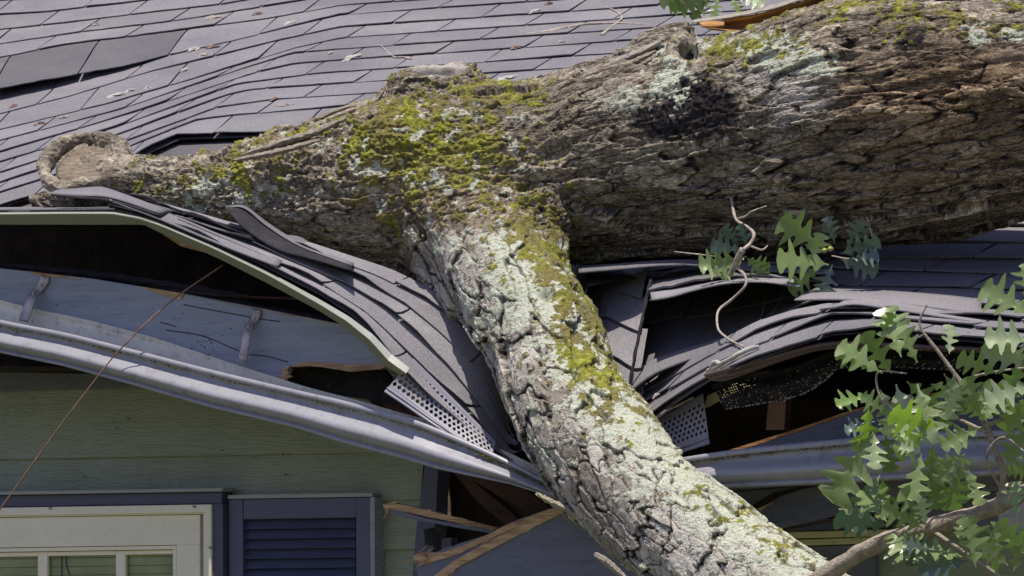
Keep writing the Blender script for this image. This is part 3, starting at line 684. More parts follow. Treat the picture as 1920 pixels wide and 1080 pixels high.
def bark(q, Ls, Ws, seed, depth, tilt, edge=.05, warp=.5, valley=.35):
    p = q/np.array([Ls, Ws, Ws]); sc = np.array([.35/Ls, .5/Ws, .5/Ws])
    w = np.stack([fbm(q*sc*3, 3, seed+9+7*a) for a in range(3)], 1)
    f1, e, c, off = voro(p+w*warp, seed)
    h = (c-.5)*depth+off[:, 1]*tilt+off[:, 0]*tilt*.4
    cr = 1-sstep(edge*.25, edge, e)
    return h-cr*depth*valley, cr, c
hT1, cT1, iT1 = bark(qT, .26, .070, 3, .015, .012, .035, .8, .25)
hT2, cT2, iT2 = bark(qT+3, .12, .030, 13, .003, .003, .05, .8, .35)
grain = fbm(qT*np.array([7, 70, 70]), 5, 40); fis = 1-np.abs(fbm(qT*np.array([5, 30, 30]), 4, 44))*9; fis = np.clip(fis, 0, 1)
hT = hT1+hT2+grain*.002-fis*.003
hL1, cL1, iL1 = bark(qL, .13, .070, 23, .011, .009, .045, .6, .5)
hL2, cL2, iL2 = bark(qL+5, .065, .036, 33, .003, .002, .06, .6, .3)
lmask = sstep(-.2, .25, fbm(qL*8, 3, 61))
hL = hL1+hL2*lmask+fbm(qL*np.array([40, 80, 80]), 4, 60)*.0012
n_lo = fbm(co*6, 4, 80); n_mid = fbm(co*26, 4, 90); n_hi = fbm(co*120, 3, 95); n_p = fbm(co*48, 4, 99)
rough = g(740, 260, 260, 150)*.9+g(400, 350, 170, 80)+g(1300, 170, 90, 100)
rough = np.clip(rough, 0, 1)*(1-wl)
hR = n_mid*.008+n_hi*.010+hT2*.8+fbm(co*np.array([14, 40, 40]), 4, 97)*.008
h = hT*(1-wl)+hL*wl; h = h*(1-rough*.4)+hR*rough*.75
ringm = np.clip(g(150, 300, 105, 75), 0, 1)*(px < 262); ringm = sstep(.25, .6, ringm)
topm = sstep(.35, .8, g(822, 118, 75, 34)); knobm = sstep(.3, .7, g(1287, 98, 50, 42))
smooth = np.maximum(np.maximum(ringm*.9, topm), knobm*.9)
h = h*(1-smooth)+smooth*(n_mid*.004+n_hi*.0025)+ringm*(n_mid*.003+n_hi*.0012)
facing = (no@(-D)) > .0
h = h-.022*np.exp(-((px-1289)/15)**4-((py-98)/12)**4)*facing
h = h-.028*np.exp(-((px-818)/34)**4-((py-(130+((px-818)/34)**2*6))/5.5)**2)*facing
h = h+.010*(n_lo)                                             # lumps
h = h+.010*g(1042, 550, 20, 18)-.03*np.exp(-((px-1030)/13)**2-((py-556)/10)**2)*facing
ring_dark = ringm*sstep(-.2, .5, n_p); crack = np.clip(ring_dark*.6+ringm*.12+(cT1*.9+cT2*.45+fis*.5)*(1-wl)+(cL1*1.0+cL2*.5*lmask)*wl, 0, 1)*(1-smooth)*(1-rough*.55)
plate = np.clip((iT1*.6+iT2*.4)*(1-wl)+(iL1*.6+iL2*.4)*wl, 0, 1)*(1-rough)+rough*(.7+.5*n_mid+.3*n_hi)
# growths: moss over the shoulder and down the limb, lichen on the limb's upper side
mo = .95*g(870, 250, 150, 140)+.9*g(1010, 420, 62, 75)+.8*g(420, 320, 190, 60)+.75*g(930, 175, 110, 28)+.8*g(700, 240, 120, 60)+.6*g(980, 480, 60, 70)+1.25*g(1085, 600, 55, 100)+1.0*g(1060, 690, 80, 30)+.8*g(1120, 770, 70, 50) \
     + .6*g(1200, 800, 60, 45)+.9*g(1290, 930, 50, 24)+.6*g(1420, 1010, 90, 40)+1.2*g(1395, 90, 95, 30)+1.0*g(1350, 110, 30, 40)+1.1*g(1700, 15, 220, 26)+.9*g(1850, 55, 80, 18)+.7*g(1690, 60, 60, 18)+.5*g(760, 330, 150, 90)
side2 = wl*sstep(.05, .6, no@(RT*.8+UP*.5)); mo = mo*(1-.35*wl)+side2*(.62*(1-sstep(650, 800, py))+.22)
moss = sstep(.44, .56, mo*.50+.42*n_mid+(1.0-.05*wl)*n_p+.5*n_hi+.3*n_lo+.02)*sstep(.03, .22, mo)
moss *= (1-topm)*(1-ringm*.95)*(1-.5*crack)
side = sstep(-.3, .9, (qL[:, 2]*0+(no@(RT*.75+UP*.65))))
li = wl*sstep(330, 560, py)*side*.9+.55*g(960, 560, 60, 70)+wl*.3+1.0*g(1450, 85, 90, 24)+.9*g(1880, 62, 70, 20)+.6*g(1500, 120, 70, 22)+.3*g(1450, 230, 90, 30)+.6*g(1150, 190, 60, 20)+.4*g(1500, 130, 70, 25)+.5*g(1340, 262, 24, 16)+.5*g(1300, 268, 12, 12)+.45*g(860, 300, 170, 130)+.55*g(380, 370, 120, 55)+.34*g(620, 300, 180, 110)+.8*g(1250, 150, 40, 60)+.5*g(1300, 72, 50, 22)+.2*g(1290, 140, 50, 30)
lich = sstep(.50, .64, li+.40*n_mid-.85*n_p+.35*n_hi+.2*n_lo)*sstep(.05, .25, li)*(1-moss*.8)*(1-.7*crack)*(1-ringm)
black = sstep(.35, .8, 1.1*g(1330, 200, 75, 55)+1.0*g(1250, 225, 80, 40)+.7*g(1290, 160, 40, 40)+.8*g(1700, 70, 60, 35)+.9*g(1290, 97, 10, 9)+.55*g(1065, 460, 24, 50)+.55*n_mid+.3*n_hi+.15*n_lo-.05)*(1-lich)
pale = np.clip(sstep(.3, .8, 1.0*topm+wl*(.72+.25*n_lo)+.6*g(1150, 190, 90, 30)+.7*g(1480, 190, 110, 70)+.5*g(1400, 140, 90, 30)+.3*n_lo), 0, 1)*(1-crack)
warm = np.clip(.85*g(1780, 170, 260, 90)+.3*g(1720, 330, 300, 110)+.7*g(780, 330, 220, 130)*.6+.2*n_lo, 0, 1)
h = h+moss*.003*(1+n_hi)+lich*.0016*(1+n_hi)
ed = np.empty(len(me.edges)*2, np.int32); me.edges.foreach_get('vertices', ed); ed = ed.reshape(-1, 2)
deg = np.bincount(ed.ravel(), minlength=nv)
for _ in range(1):
    h = .72*h+.28*(np.bincount(ed[:, 0], h[ed[:, 1]], nv)+np.bincount(ed[:, 1], h[ed[:, 0]], nv))/deg
h = h+n_hi*.0012
co2 = co+no*h[:, None]
base = np.array(oak.location)
def facesplit(me, sel):
    n = len(me.polygons); lt = np.empty(n, int); me.polygons.foreach_get('loop_total', lt)
    vi = np.empty(len(me.loops), int); me.loops.foreach_get('vertex_index', vi)
    assert (lt == 4).all(); q = vi.reshape(-1, 4); m = sel[q].mean(1) > .5
    return q[m], q[~m]
qLimb, qTrunk = facesplit(me, wl)
for nm, q in (('limb', qLimb), ('trunk', qTrunk)):
    used = np.unique(q); mp = np.full(nv, -1); mp[used] = np.arange(len(used)); q2 = mp[q]
    m2 = bpy.data.meshes.new(nm); m2.vertices.add(len(used)); m2.vertices.foreach_set('co', (co2[used]-base).astype(np.float32).ravel())
    m2.loops.add(q2.size); m2.loops.foreach_set('vertex_index', q2.astype(np.int32).ravel())
    m2.polygons.add(len(q2)); m2.polygons.foreach_set('loop_start', (np.arange(len(q2))*4).astype(np.int32)); m2.update(calc_edges=True); m2.validate()
    m2.polygons.foreach_set('use_smooth', [True]*len(m2.polygons))
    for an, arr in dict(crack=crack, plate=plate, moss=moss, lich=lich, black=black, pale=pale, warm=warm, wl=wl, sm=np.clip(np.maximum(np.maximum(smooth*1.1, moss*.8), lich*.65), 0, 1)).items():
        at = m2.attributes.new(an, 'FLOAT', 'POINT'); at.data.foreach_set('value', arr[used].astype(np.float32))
    for an, arr in dict(qt=qT, ql=qL).items():
        at = m2.attributes.new(an, 'FLOAT_VECTOR', 'POINT'); at.data.foreach_set('vector', arr[used].astype(np.float32).ravel())
    m2.materials.append(M['bark']); o = bpy.data.objects.new(nm, m2); C.objects.link(o); o.parent = oak
bpy.data.meshes.remove(me)
def zero_attrs(n, **kw):
    d = {a: np.zeros(n) for a in ('crack', 'moss', 'lich', 'black', 'pale', 'warm')}; d['plate'] = np.full(n, .5)
    for a, v in kw.items(): d[a] = np.full(n, v)
    return d
# the sawn face inside the callus ring
V = []; n = 48; rr = 9
for j in range(rr):
    for i in range(n):
        a = 2*math.pi*i/n; s = j/(rr-1); x = 62*s*math.cos(a); z = 35*s*math.sin(a); rot = R(18)
        p_x = 166+x*math.cos(rot)-z*math.sin(rot); p_y = 312-(x*math.sin(rot)+z*math.cos(rot))
        V.append(P(p_x, p_y, -.213+(304-p_y)*.0016+.012*s**4+.004*mnoise.noise(Vector((p_x*.08, p_y*.02, 1)))))
Fc = [(j*n+i, j*n+(i+1) % n, (j+1)*n+(i+1) % n, (j+1)*n+i) for j in range(rr-1) for i in range(n)]
mk('cut_face', V, Fc, 'cut', oak, True, solid=.004)
# torn strip of orange wood along the top
def shell(lo, hi, y0, y1, bulge, name, mat, n=50, rows=8, solid=.012):
    a = spline(lo, n); b = spline(hi, n); V = []
    for j in range(rows):
        t = j/(rows-1)
        for i in range(n):
            q = a[i]*(1-t)+b[i]*t; w = 1.5*mnoise.noise(Vector((q[0]*.03, q[1]*.1, j))); V.append(P(q[0], q[1]+w, y0*(1-t)+y1*t+bulge*math.sin(math.pi*t)))
    at = zero_attrs(len(V), pale=.4) if mat == 'bark' else None
    return mk(name, V, grid_faces(n, rows), mat, oak, True, at, solid=solid)
shell([(1330, 54), (1420, 62), (1500, 44), (1580, 18), (1650, -16)], [(1306, 43), (1370, 36), (1440, 22), (1500, 4), (1560, -18)], -.03, .0, .06, 'torn_wood', 'torn', solid=.004)
shell([(1296, 44), (1370, 33), (1440, 19), (1500, 1), (1560, -22)], [(1300, 38), (1370, 27), (1440, 12), (1500, -6), (1560, -30)], -.01, .02, 0, 'torn_bark', 'bark', solid=.003)
shell([(1316, 49), (1338, 50), (1358, 47)], [(1312, 45), (1335, 41), (1358, 43)], -.06, -.03, 0, 'torn_wood', 'orange', solid=.006)
# loose bark slivers
def sliver(pts, y, w, name='bark_sliver', pale=.0, moss=0.0):
    q = spline(pts, 26); V = []
    for j, s in enumerate((-1, -.5, 0, .5, 1)):
        for i in range(26):
            e = math.sin(math.pi*(i+.6)/26.4)**.6; k = w*e*s*(1+.5*mnoise.noise(Vector((i*.5, j*3., pts[0][0]))))+w*.5*mnoise.noise(Vector((i*.9, j*1.3, pts[0][1])))
            V.append(P(q[i][0]+k*.25, q[i][1]+k, y-.012*(1-s*s)*e))
    return mk(name, V, grid_faces(26, 5), 'bark', oak, False, zero_attrs(len(V), pale=pale, moss=moss), solid=.006)
sliver([(452, 292), (520, 270), (590, 248), (650, 222)], -.30, 5); sliver([(480, 282), (560, 250), (640, 215), (690, 196)], -.22, 4)
sliver([(440, 300), (520, 285), (600, 262)], -.34, 3.5); sliver([(590, 225), (640, 205), (700, 190), (720, 170)], -.2, 3)
sliver([(1095, 138), (1150, 118), (1200, 98), (1240, 78)], -.08, 4.5, pale=.6); sliver([(1140, 128), (1185, 118), (1230, 96)], -.12, 4)
sliver([(1175, 108), (1215, 90), (1250, 70)], -.06, 3.5); sliver([(1195, 125), (1220, 112), (1236, 100)], -.14, 3)
sliver([(1005, 925), (1040, 945), (1075, 962), (1100, 990)], -.70, 6, pale=.5, moss=.3); sliver([(1116, 1040), (1140, 1056), (1175, 1085)], -.80, 8, pale=.2)
# ------------------------------------------------------------------ GUTTERS
def gutter(name, label, lip, bot, yfront, roll, mat='gutter'):
    t = thing(name, label, 'gutter', tuple(P(lip[len(lip)//2][0], lip[len(lip)//2][1], yfront)), 'gutters torn from the eave')
    n = 110; a = spline(lip, n); xs = a[:, 0]; bb = np.interp(xs, *zip(*bot))
    prof = [(.012, -.004), (.010, .004), (.002, .0045), (-.0015, .0), (-.002, -.09), (.002, -.11), (.007, -.17), (.0095, -.24), (.006, -.32), (-.002, -.41), (-.011, -.50), (-.0175, -.58), (-.0195, -.65), (-.0165, -.73), (-.008, -.81), (.001, -.87), (.003, -.90), (-.003, -.915), (-.004, -1.0), (.115, -1.0)]
    V = []
    for (o, f) in prof:
        for i in range(n):
            p = P(xs[i], a[i, 1], yfront)
            q = P(xs[i], bb[i], yfront); H = p[2]-q[2]
            V.append(p+np.array([0, o, f*H if f <= 0 and o > -1 and f > -.99 else (f if f > 0 else -H)]))
    m = len(prof); mk('front', V, grid_faces(n, m), mat, t, True, solid=.0012)
    V = []; m2 = 7
    for j in range(m2):                       # back wall and its ribbed top flange
        s = j/(m2-1)
        for i in range(n):
            p = P(xs[i], a[i, 1], yfront); q = P(xs[i], bb[i], yfront); u = i/(n-1)
            top = p+np.array([0, .112, .006+(float(np.interp(xs[i], [-120, 0, 240, 400, 520, 700], [.042, .038, .032, .016, .003, -.006])) if roll > .2 else 0)])
            low = np.array([p[0], p[1]+.115, q[2]]); V.append(low*(1-s)+top*s)
    mk('back', V, grid_faces(n, m2), 'gutter_in', t, True, solid=.0015)
    rb = []
    for i in range(420):
        s = i/419*(n-1); i0 = min(int(s), n-2); f = s-i0; v = np.array(V[(m2-1)*n+i0])*(1-f)+np.array(V[(m2-1)*n+i0+1])*f
        rb.append(box((v[0]-.0017, v[1]-.0022, v[2]-.012), (v[0]+.0012, v[1]-.0006, v[2]+.0006)))
    mk('ribbed_flange', *merge(rb), 'gutter_in', t)
    mo = []; rr = random.Random(4)
    for i in range(1500):
        s = rr.random()**.8*(n-1); i0 = min(int(s), n-2); p = P(xs[i0], a[i0, 1], yfront)+(s-i0)*(P(xs[i0+1], a[i0+1, 1], yfront)-P(xs[i0], a[i0, 1], yfront))
        r = rr.uniform(.0008, .0024)*(.6+.8*abs(mnoise.noise(Vector((s*.13, 0, 0))))*2)
        c = p+np.array([0, rr.uniform(-.0015, .002), rr.gauss(-.010, .003)])
        mo.append(([c+r*np.array(d) for d in ((1.6, 0, 0), (-1.6, 0, 0), (0, 1, 0), (0, -1, 0), (0, 0, 1), (0, 0, -1))], [(0, 2, 4), (2, 1, 4), (1, 3, 4), (3, 0, 4), (2, 0, 5), (1, 2, 5), (3, 1, 5), (0, 3, 5)]))
    o = mk('moss_crumbs', *merge(mo), 'mosscrumb', t); o['kind'] = 'stuff'
    return t
M['mosscrumb'] = paint('moss_crumbs', (.12, .12, .05), .95, .1, .4, (.05, .04, .02), .6, sc=120)
lipL = [(-120, 572), (0, 603), (120, 627), (241, 657), (400, 698), (560, 736), (640, 754), (760, 786), (825, 810), (921, 852), (1010, 897), (1060, 925)]
botL = [(-120, 632), (0, 661), (120, 686), (241, 719), (400, 765), (560, 803), (640, 829), (750, 858), (825, 880), (960, 908), (1060, 940)]
gutter('gutter', 'long pale grey gutter sagging from upper left down behind the limb', lipL, botL, -.54, R(17))
lipR = [(1180, 880), (1283, 861), (1400, 844), (1550, 829), (1680, 816), (1800, 812), (2050, 806)]
botR = [(1180, 925), (1283, 915), (1400, 912), (1550, 905), (1680, 897), (1800, 892), (2050, 880)]
gutter('gutter', 'shaded grey gutter to the right of the limb, behind the oak leaves', lipR, botR, -.54, R(4))
# ------------------------------------------------------------------ boards on the right (fascia, soffit)
fr = bpy.data.objects.new('fascia', None); C.objects.link(fr); fr.parent = house
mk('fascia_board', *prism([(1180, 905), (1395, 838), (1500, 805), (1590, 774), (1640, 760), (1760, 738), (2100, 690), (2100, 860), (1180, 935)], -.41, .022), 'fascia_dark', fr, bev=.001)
mk('bare_edge', *prism([(1180, 902), (1395, 835), (1500, 802), (1590, 771), (1640, 757), (1760, 735), (1760, 738), (1640, 761), (1590, 776), (1500, 808), (1395, 841), (1180, 908)], -.413, .024), 'orange', fr)
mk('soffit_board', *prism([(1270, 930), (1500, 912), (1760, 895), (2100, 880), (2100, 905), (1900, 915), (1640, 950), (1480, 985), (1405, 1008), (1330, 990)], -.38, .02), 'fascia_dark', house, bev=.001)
mk('board_crack', *prism([(1388, 962), (1420, 942), (1450, 924), (1500, 913), (1540, 910), (1500, 918), (1460, 932), (1432, 950), (1400, 964)], -.383, .002), 'inside', house)
mk('splinter', *prism([(1390, 962), (1420, 954), (1450, 940), (1426, 958), (1396, 964)], -.386, .004), 'wood', house)
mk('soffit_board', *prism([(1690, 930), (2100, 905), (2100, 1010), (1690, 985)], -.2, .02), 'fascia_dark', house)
mk('lath', *prism([(1430, 998), (1640, 958), (1900, 912), (1900, 916), (1640, 963), (1430, 1002)], -.36, .01), 'rafter', house)
mk('rafter', *prism([(1442, 735), (1475, 735), (1470, 806), (1436, 806)], -.33, .03), 'rafter', house)
mk('corner_post', *prism([(1685, 740), (1708, 740), (1706, 812), (1683, 812)], -.45, .01), 'bracket', house)
# ------------------------------------------------------------------ perforated vent strips and guard
def vent(name, label, quad, y, nu, nv, mat, hole=.34, group=None, cols=None, lipw=0.0, dia=True):
    """perforated sheet with diamond holes: quad TL,TR,BR,BL as (px,py,y)"""
    t = thing(name, label, 'vent strip', tuple(P(*quad[0])), group)
    Q = [P(*q) for q in quad]
    f = lambda u, v: (Q[0]*(1-u)+Q[1]*u)*(1-v)+(Q[3]*(1-u)+Q[2]*u)*v
    V = []; Fc = []
    m0, m1 = .14, .80
    for r in range(nv):
        for c in range(nu):
            sh = .5*(r % 2)
            u0, u1 = (c+sh)/(nu+.5), (c+1+sh)/(nu+.5); v0, v1 = m0+(m1-m0)*r/nv, m0+(m1-m0)*(r+1)/nv
            uc, vc = (u0+u1)/2, (v0+v1)/2; hu, hv = (u1-u0)*hole, (v1-v0)*hole*1.25
            o = len(V)
            V += [f(u0, v0), f(uc, v0), f(u1, v0), f(u1, vc), f(u1, v1), f(uc, v1), f(u0, v1), f(u0, vc), f(uc, vc-hv), f(uc+hu, vc), f(uc, vc+hv), f(uc-hu, vc)]
            Fc += [(o, o+1, o+8, o+11, o+7), (o+1, o+2, o+3, o+9, o+8), (o+3, o+4, o+5, o+10, o+9), (o+5, o+6, o+7, o+11, o+10)]
        if r % 2 == 0:
            o = len(V); V += [f((nu)/(nu+.5), v0), f(1, v0), f(1, v1), f(nu/(nu+.5), v1)]; Fc.append((o, o+1, o+2, o+3))
        else:
            o = len(V); V += [f(0, v0), f(.5/(nu+.5), v0), f(.5/(nu+.5), v1), f(0, v1)]; Fc.append((o, o+1, o+2, o+3))
    for a, b in ((0, m0), (m1, 1)):
        o = len(V); V += [f(0, a), f(1, a), f(1, b), f(0, b)]; Fc.append((o, o+1, o+2, o+3))
    mk('perforated_sheet', V, Fc, mat, t, solid=.0012)
    V, Fc = tube([f(0, 1.0), f(1, 1.0)], .0035, 2, 8, 0, False); V2, F2 = tube([f(0, .90)-np.array([0, .003, 0]), f(1, .90)-np.array([0, .003, 0])], .0022, 2, 8, 0, False)
    mk('rolled_edge', *merge([(V, Fc), (V2, F2)]), mat, t, True)
    return t
vent('soffit_vent', 'pale perforated vent strip hanging below the left roof flap beside the limb', [(775, 672, -.48), (930, 828, -.45), (918, 868, -.50), (722, 733, -.52)], 0, 21, 5, 'vent', .40, 'perforated soffit vents')
vent('soffit_vent', 'dark perforated vent strip just right of the limb under the shingles', [(1200, 805, -.40), (1318, 738, -.44), (1330, 830, -.49), (1230, 862, -.46)], 0, 12, 6, 'vent', .34, 'perforated soffit vents')
# curved rusty vent under the right eave
def curved_vent():
    t = thing('soffit_vent', 'rusty brown slotted vent strip curving under the right eave', 'vent strip', tuple(P(1330, 712, -.46)), 'perforated soffit vents')
    up = spline([(1322, 706), (1400, 684), (1480, 662), (1540, 648), (1600, 645), (1700, 650), (1850, 657)], 60); dn = spline([(1335, 714), (1356, 717), (1410, 698), (1490, 670), (1560, 655), (1700, 657), (1850, 664)], 60)
    V = []; Fc = []
    for i in range(59):
        for c in range(2):
            f = lambda u, v: P(*( (up[i]*(1-u)+up[i+1]*u)*(1-v)+(dn[i]*(1-u)+dn[i+1]*u)*v), -.66+.015*v)
            v0, v1 = .1+.4*c, .1+.4*(c+1); o = len(V)
            V += [f(0, v0), f(1, v0), f(1, v1), f(0, v1), f(.3, v0+.1), f(.75, v0+.07), f(.7, v1-.1), f(.25, v1-.07)]
            Fc += [(o, o+1, o+5, o+4), (o+1, o+2, o+6, o+5), (o+2, o+3, o+7, o+6), (o+3, o, o+4, o+7)]
    mk('perforated_sheet', V, Fc, 'rust', t, solid=.001)
    V, Fc = tube([P(a, b-2, -.663) for a, b in up], .0045, 60, 8, 0, False); mk('rolled_edge', V, Fc, 'rust', t, True)
curved_vent()
def guard():
    t = thing('gutter_guard', 'dark dirty mesh gutter guard drooping in the hole under the right eave', 'gutter guard', tuple(P(1450, 720, -.40)))
    up = spline([(1335, 722), (1400, 700), (1480, 690), (1560, 660), (1620, 655), (1760, 660), (1870, 668)], 90); dn = spline([(1360, 768), (1430, 758), (1500, 742), (1545, 716), (1580, 690), (1700, 690), (1870, 700)], 90)
    V = []; Fc = []; nr = 13; rr = random.Random(2)
    for j in range(nr):
        for i in range(90):
            s = j/(nr-1); q = up[i]*(1-s)+dn[i]*s; V.append(P(q[0], q[1], -.50-.02*s+.01*math.sin(s*9)))
    for j in range(nr-1):
        for i in range(89):
            a = j*90+i; cs = [V[a], V[a+1], V[a+91], V[a+90]]; c = sum(cs)/4; o = len(V)
            if rr.random() < .25: Fc.append((a, a+1, a+91, a+90)); continue
            V += [c+(p-c)*.55 for p in cs]
            Fc += [(a, a+1, o+1, o), (a+1, a+91, o+2, o+1), (a+91, a+90, o+3, o+2), (a+90, a, o, o+3)]
    mk('mesh_sheet', V, Fc, 'felt', t, solid=.0012)
    cr = []
    for i in range(420):
        k = rr.randrange(89); s = rr.random()**.5 if rr.random() < .6 else .97; q = up[k]*(1-s)+dn[k]*s; c = P(q[0]+rr.uniform(-2, 2), q[1]+rr.uniform(-1, 1), -.526-.02*s); r = rr.uniform(.0007, .0024)
        cr.append(([c+r*np.array(d) for d in ((1, 0, 0), (-1, 0, 0), (0, 1, 0), (0, -1, 0), (0, 0, 1), (0, 0, -1))], [(0, 2, 4), (2, 1, 4), (1, 3, 4), (3, 0, 4), (2, 0, 5), (1, 2, 5), (3, 1, 5), (0, 3, 5)]))
    o = mk('dirt_crumbs', *merge(cr), 'chip', t); o['kind'] = 'stuff'
guard()
mk('bent_flashing', *prism([(1322, 760), (1326, 742), (1380, 718), (1420, 722), (1380, 734), (1345, 752), (1322, 764)], -.37, .01), 'olive', house)
# ------------------------------------------------------------------ broken boards at the bottom
def board(name, label, poly, y, th, mat, edges):
    t = thing(name, label, 'broken board', tuple(P(poly[0][0], poly[0][1], y)), 'broken boards hanging under the eave')
    mk('painted_face', *prism(poly, y, th), mat, t, bev=.0008)
    for i, e in enumerate(edges): mk('splintered_edge', *prism(e, y-.003-.0025*i, th+.002), 'wood', t)
    rr = random.Random(int(poly[0][0]+poly[0][1]))
    for e in edges:
        for _ in range(9):
            k = rr.randrange(len(e)-1); f = rr.random(); x = e[k][0]*(1-f)+e[k+1][0]*f; z = e[k][1]*(1-f)+e[k+1][1]*f
            dx, dy = e[k+1][0]-e[k][0], e[k+1][1]-e[k][1]; l = math.hypot(dx, dy)+.1; q = rr.uniform(12, 34); a = rr.uniform(-3, 3)
            mk('splinter', *prism([(x, z), (x+dx/l*q*.5+dy/l*a*.5, z+dy/l*q*.5-dx/l*a*.5+1.3), (x+dx/l*q+dy/l*a, z+dy/l*q-dx/l*a), (x+dx/l*q*.5+dy/l*a*.5, z+dy/l*q*.5-dx/l*a*.5-1.0)], y-.010-rr.random()*.006, .002), 'wood', t)
    return t
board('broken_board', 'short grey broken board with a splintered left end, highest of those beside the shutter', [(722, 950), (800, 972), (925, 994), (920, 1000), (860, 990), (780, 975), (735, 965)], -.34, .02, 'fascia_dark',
      [[(717, 946), (735, 942), (800, 956), (870, 974), (930, 990), (925, 994), (860, 981), (790, 966), (730, 954), (724, 962)]])
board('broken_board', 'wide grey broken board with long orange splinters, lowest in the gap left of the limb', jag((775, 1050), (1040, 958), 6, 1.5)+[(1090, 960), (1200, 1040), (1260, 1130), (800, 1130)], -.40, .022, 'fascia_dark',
      [[(772, 1047), (790, 1036), (830, 1036), (880, 1018), (940, 990), (1010, 962), (1045, 950), (1050, 958), (990, 980), (930, 1005), (850, 1042), (790, 1060)],
       [(810, 1082), (850, 1052), (920, 1012), (1000, 975), (1050, 955), (1055, 962), (1000, 988), (930, 1025), (860, 1062), (825, 1090)],
       [(774, 1044), (781, 1038), (789, 1041), (796, 1037), (800, 1046), (792, 1054), (779, 1053)]])
board('broken_board', 'grey board end wedged between the two splintered boards, touching the limb', [(920, 1000), (960, 978), (1040, 950), (1050, 954), (960, 990), (900, 1020)], -.37, .02, 'fascia_dark', [[(918, 1001), (960, 980), (1030, 955), (1032, 957), (960, 983), (920, 1004)]])
sp = thing('wood_splinter', 'thin upright wood splinter standing on the highest broken board', 'splinter', tuple(P(841, 965, -.35)))
mk('shaft', *prism([(839, 966), (840, 940), (841, 917), (844, 940), (845, 968)], -.355, .004), 'wood', sp)
mk('torn_screen', *prism([(795, 992), (830, 986), (835, 1000), (820, 1020), (797, 1026)], -.25, .002), 'felt', house)
mk('sheathing_panel', *prism([(830, 880), (960, 905), (1100, 940), (1300, 1000), (1300, 1200), (790, 1200)], .1, .03), 'inside', house)
mk('rafter', *prism([(850, 886), (872, 890), (960, 962), (1000, 1000), (980, 1010), (900, 945)], -.20, .03), 'rafter', house)
mk('stud', *prism([(1100, 1010), (1130, 1010), (1130, 1200), (1100, 1200)], -.12, .05), 'rafter', house)
mk('stud', *prism([(828, 1010), (846, 1008), (846, 1100), (828, 1100)], -.16, .03), 'trim', house)
# ------------------------------------------------------------------ twigs, stems
def twig(name, label, cat, lines, mat, group=None, seg=8):
    """lines: list of (points (px,py,y), r0, r1)"""
    t = thing(name, label, cat, tuple(P(*lines[0][0][0])), group)
    for i, (pts, r0, r1) in enumerate(lines):
        n = max(10, 6*len(pts)); q = [P(*p) for p in pts]; V, Fc = tube(q, np.linspace(r0, r1, len(q)), n, seg, .5)
        mk('stem' if i == 0 else 'side_shoot', V, Fc, mat, t, True)
    return t
twig('dry_stem', 'long thin brown stem slanting across the left gutter and fascia', 'stem', [([(418, 497, -.44), (340, 550, -.50), (290, 592, -.54), (228, 652, -.57), (180, 710, -.60), (90, 830, -.62), (0, 955, -.64), (-60, 1040, -.66)], .0022, .0016)], 'stem')
def onA(l, up=.006): return [(a, b, float(yA(a, b))-.02) for a, b in l]
cz = lambda x, y: (640+x/2.7, y/2.7)
twig('fallen_twig', 'longest brown twig lying level on the shingles at the top centre', 'twig', [(onA([cz(938, 176), cz(1040, 160), cz(1150, 138), cz(1250, 122), cz(1400, 118), cz(1560, 126)]), .006, .0025), (onA([cz(1150, 140), cz(1168, 150)]), .003, .002)], 'twig')
twig('fallen_twig', 'forked pale twig crossing the thin end of the longest twig on the roof', 'twig', [(onA([cz(1318, 178), cz(1350, 150), cz(1420, 92), cz(1385, 55), cz(1335, 30)]), .005, .0018)], 'twig')
twig('fallen_twig', 'small bent twig on the shingles just left of the rounded trunk stump', 'twig', [(onA([cz(200, 230), cz(232, 262), cz(270, 290), cz(310, 290), cz(352, 300)]), .002, .004)], 'twig')
cr6 = lambda x, y, yy: (1280+x/2.7, 350+y/2.7, yy)
twig('hanging_twig', 'crooked pale twig hanging from the trunk over the dark hole in the right roof', 'twig',
     [([cr6(232, 0, -.20), cr6(250, 80, -.24), cr6(270, 165, -.28), cr6(330, 205, -.32), cr6(360, 240, -.34), cr6(340, 290, -.36), cr6(305, 320, -.38)], .003, .0045),
      ([cr6(270, 165, -.28), cr6(320, 150, -.30), cr6(350, 125, -.31), cr6(425, 98, -.32)], .0028, .0016),
      ([cr6(305, 320, -.38), cr6(275, 370, -.37), cr6(240, 450, -.36)], .008, .006),
      ([cr6(275, 410, -.37), cr6(315, 450, -.38), cr6(318, 500, -.39), cr6(250, 570, -.40), cr6(182, 630, -.42), cr6(178, 715, -.50), cr6(230, 770, -.54), cr6(310, 812, -.64)], .0038, .0022),
      ([cr6(340, 300, -.36), cr6(400, 320, -.34), cr6(430, 300, -.32)], .003, .002)], 'twig')
twig('lichen_twig', 'stubby lichen covered twig on the edge shingles below the crooked hanging twig', 'twig', [([cr6(130, 935, -.60), cr6(180, 905, -.635), cr6(260, 860, -.655), cr6(340, 820, -.655), cr6(385, 808, -.65)], .007, .004), ([cr6(190, 900, -.64), cr6(160, 890, -.63), cr6(140, 920, -.62)], .006, .004)], 'lichen')
twig('lichen_twig', 'bare tan twig on the shingles touching the right side of the limb', 'twig', [([(1225, 788, -.46), (1250, 770, -.46), (1275, 758, -.455), (1300, 745, -.45)], .004, .0025), ([(1252, 770, -.46), (1262, 755, -.46)], .002, .001)], 'chip')
twig('lichen_twig', 'flaky pale bark twig on the left flap beside the limb', 'twig', [([(745, 626, -.40), (768, 634, -.40), (795, 650, -.40)], .003, .0035), ([(760, 632, -.40), (790, 640, -.40)], .002, .001)], 'chip')
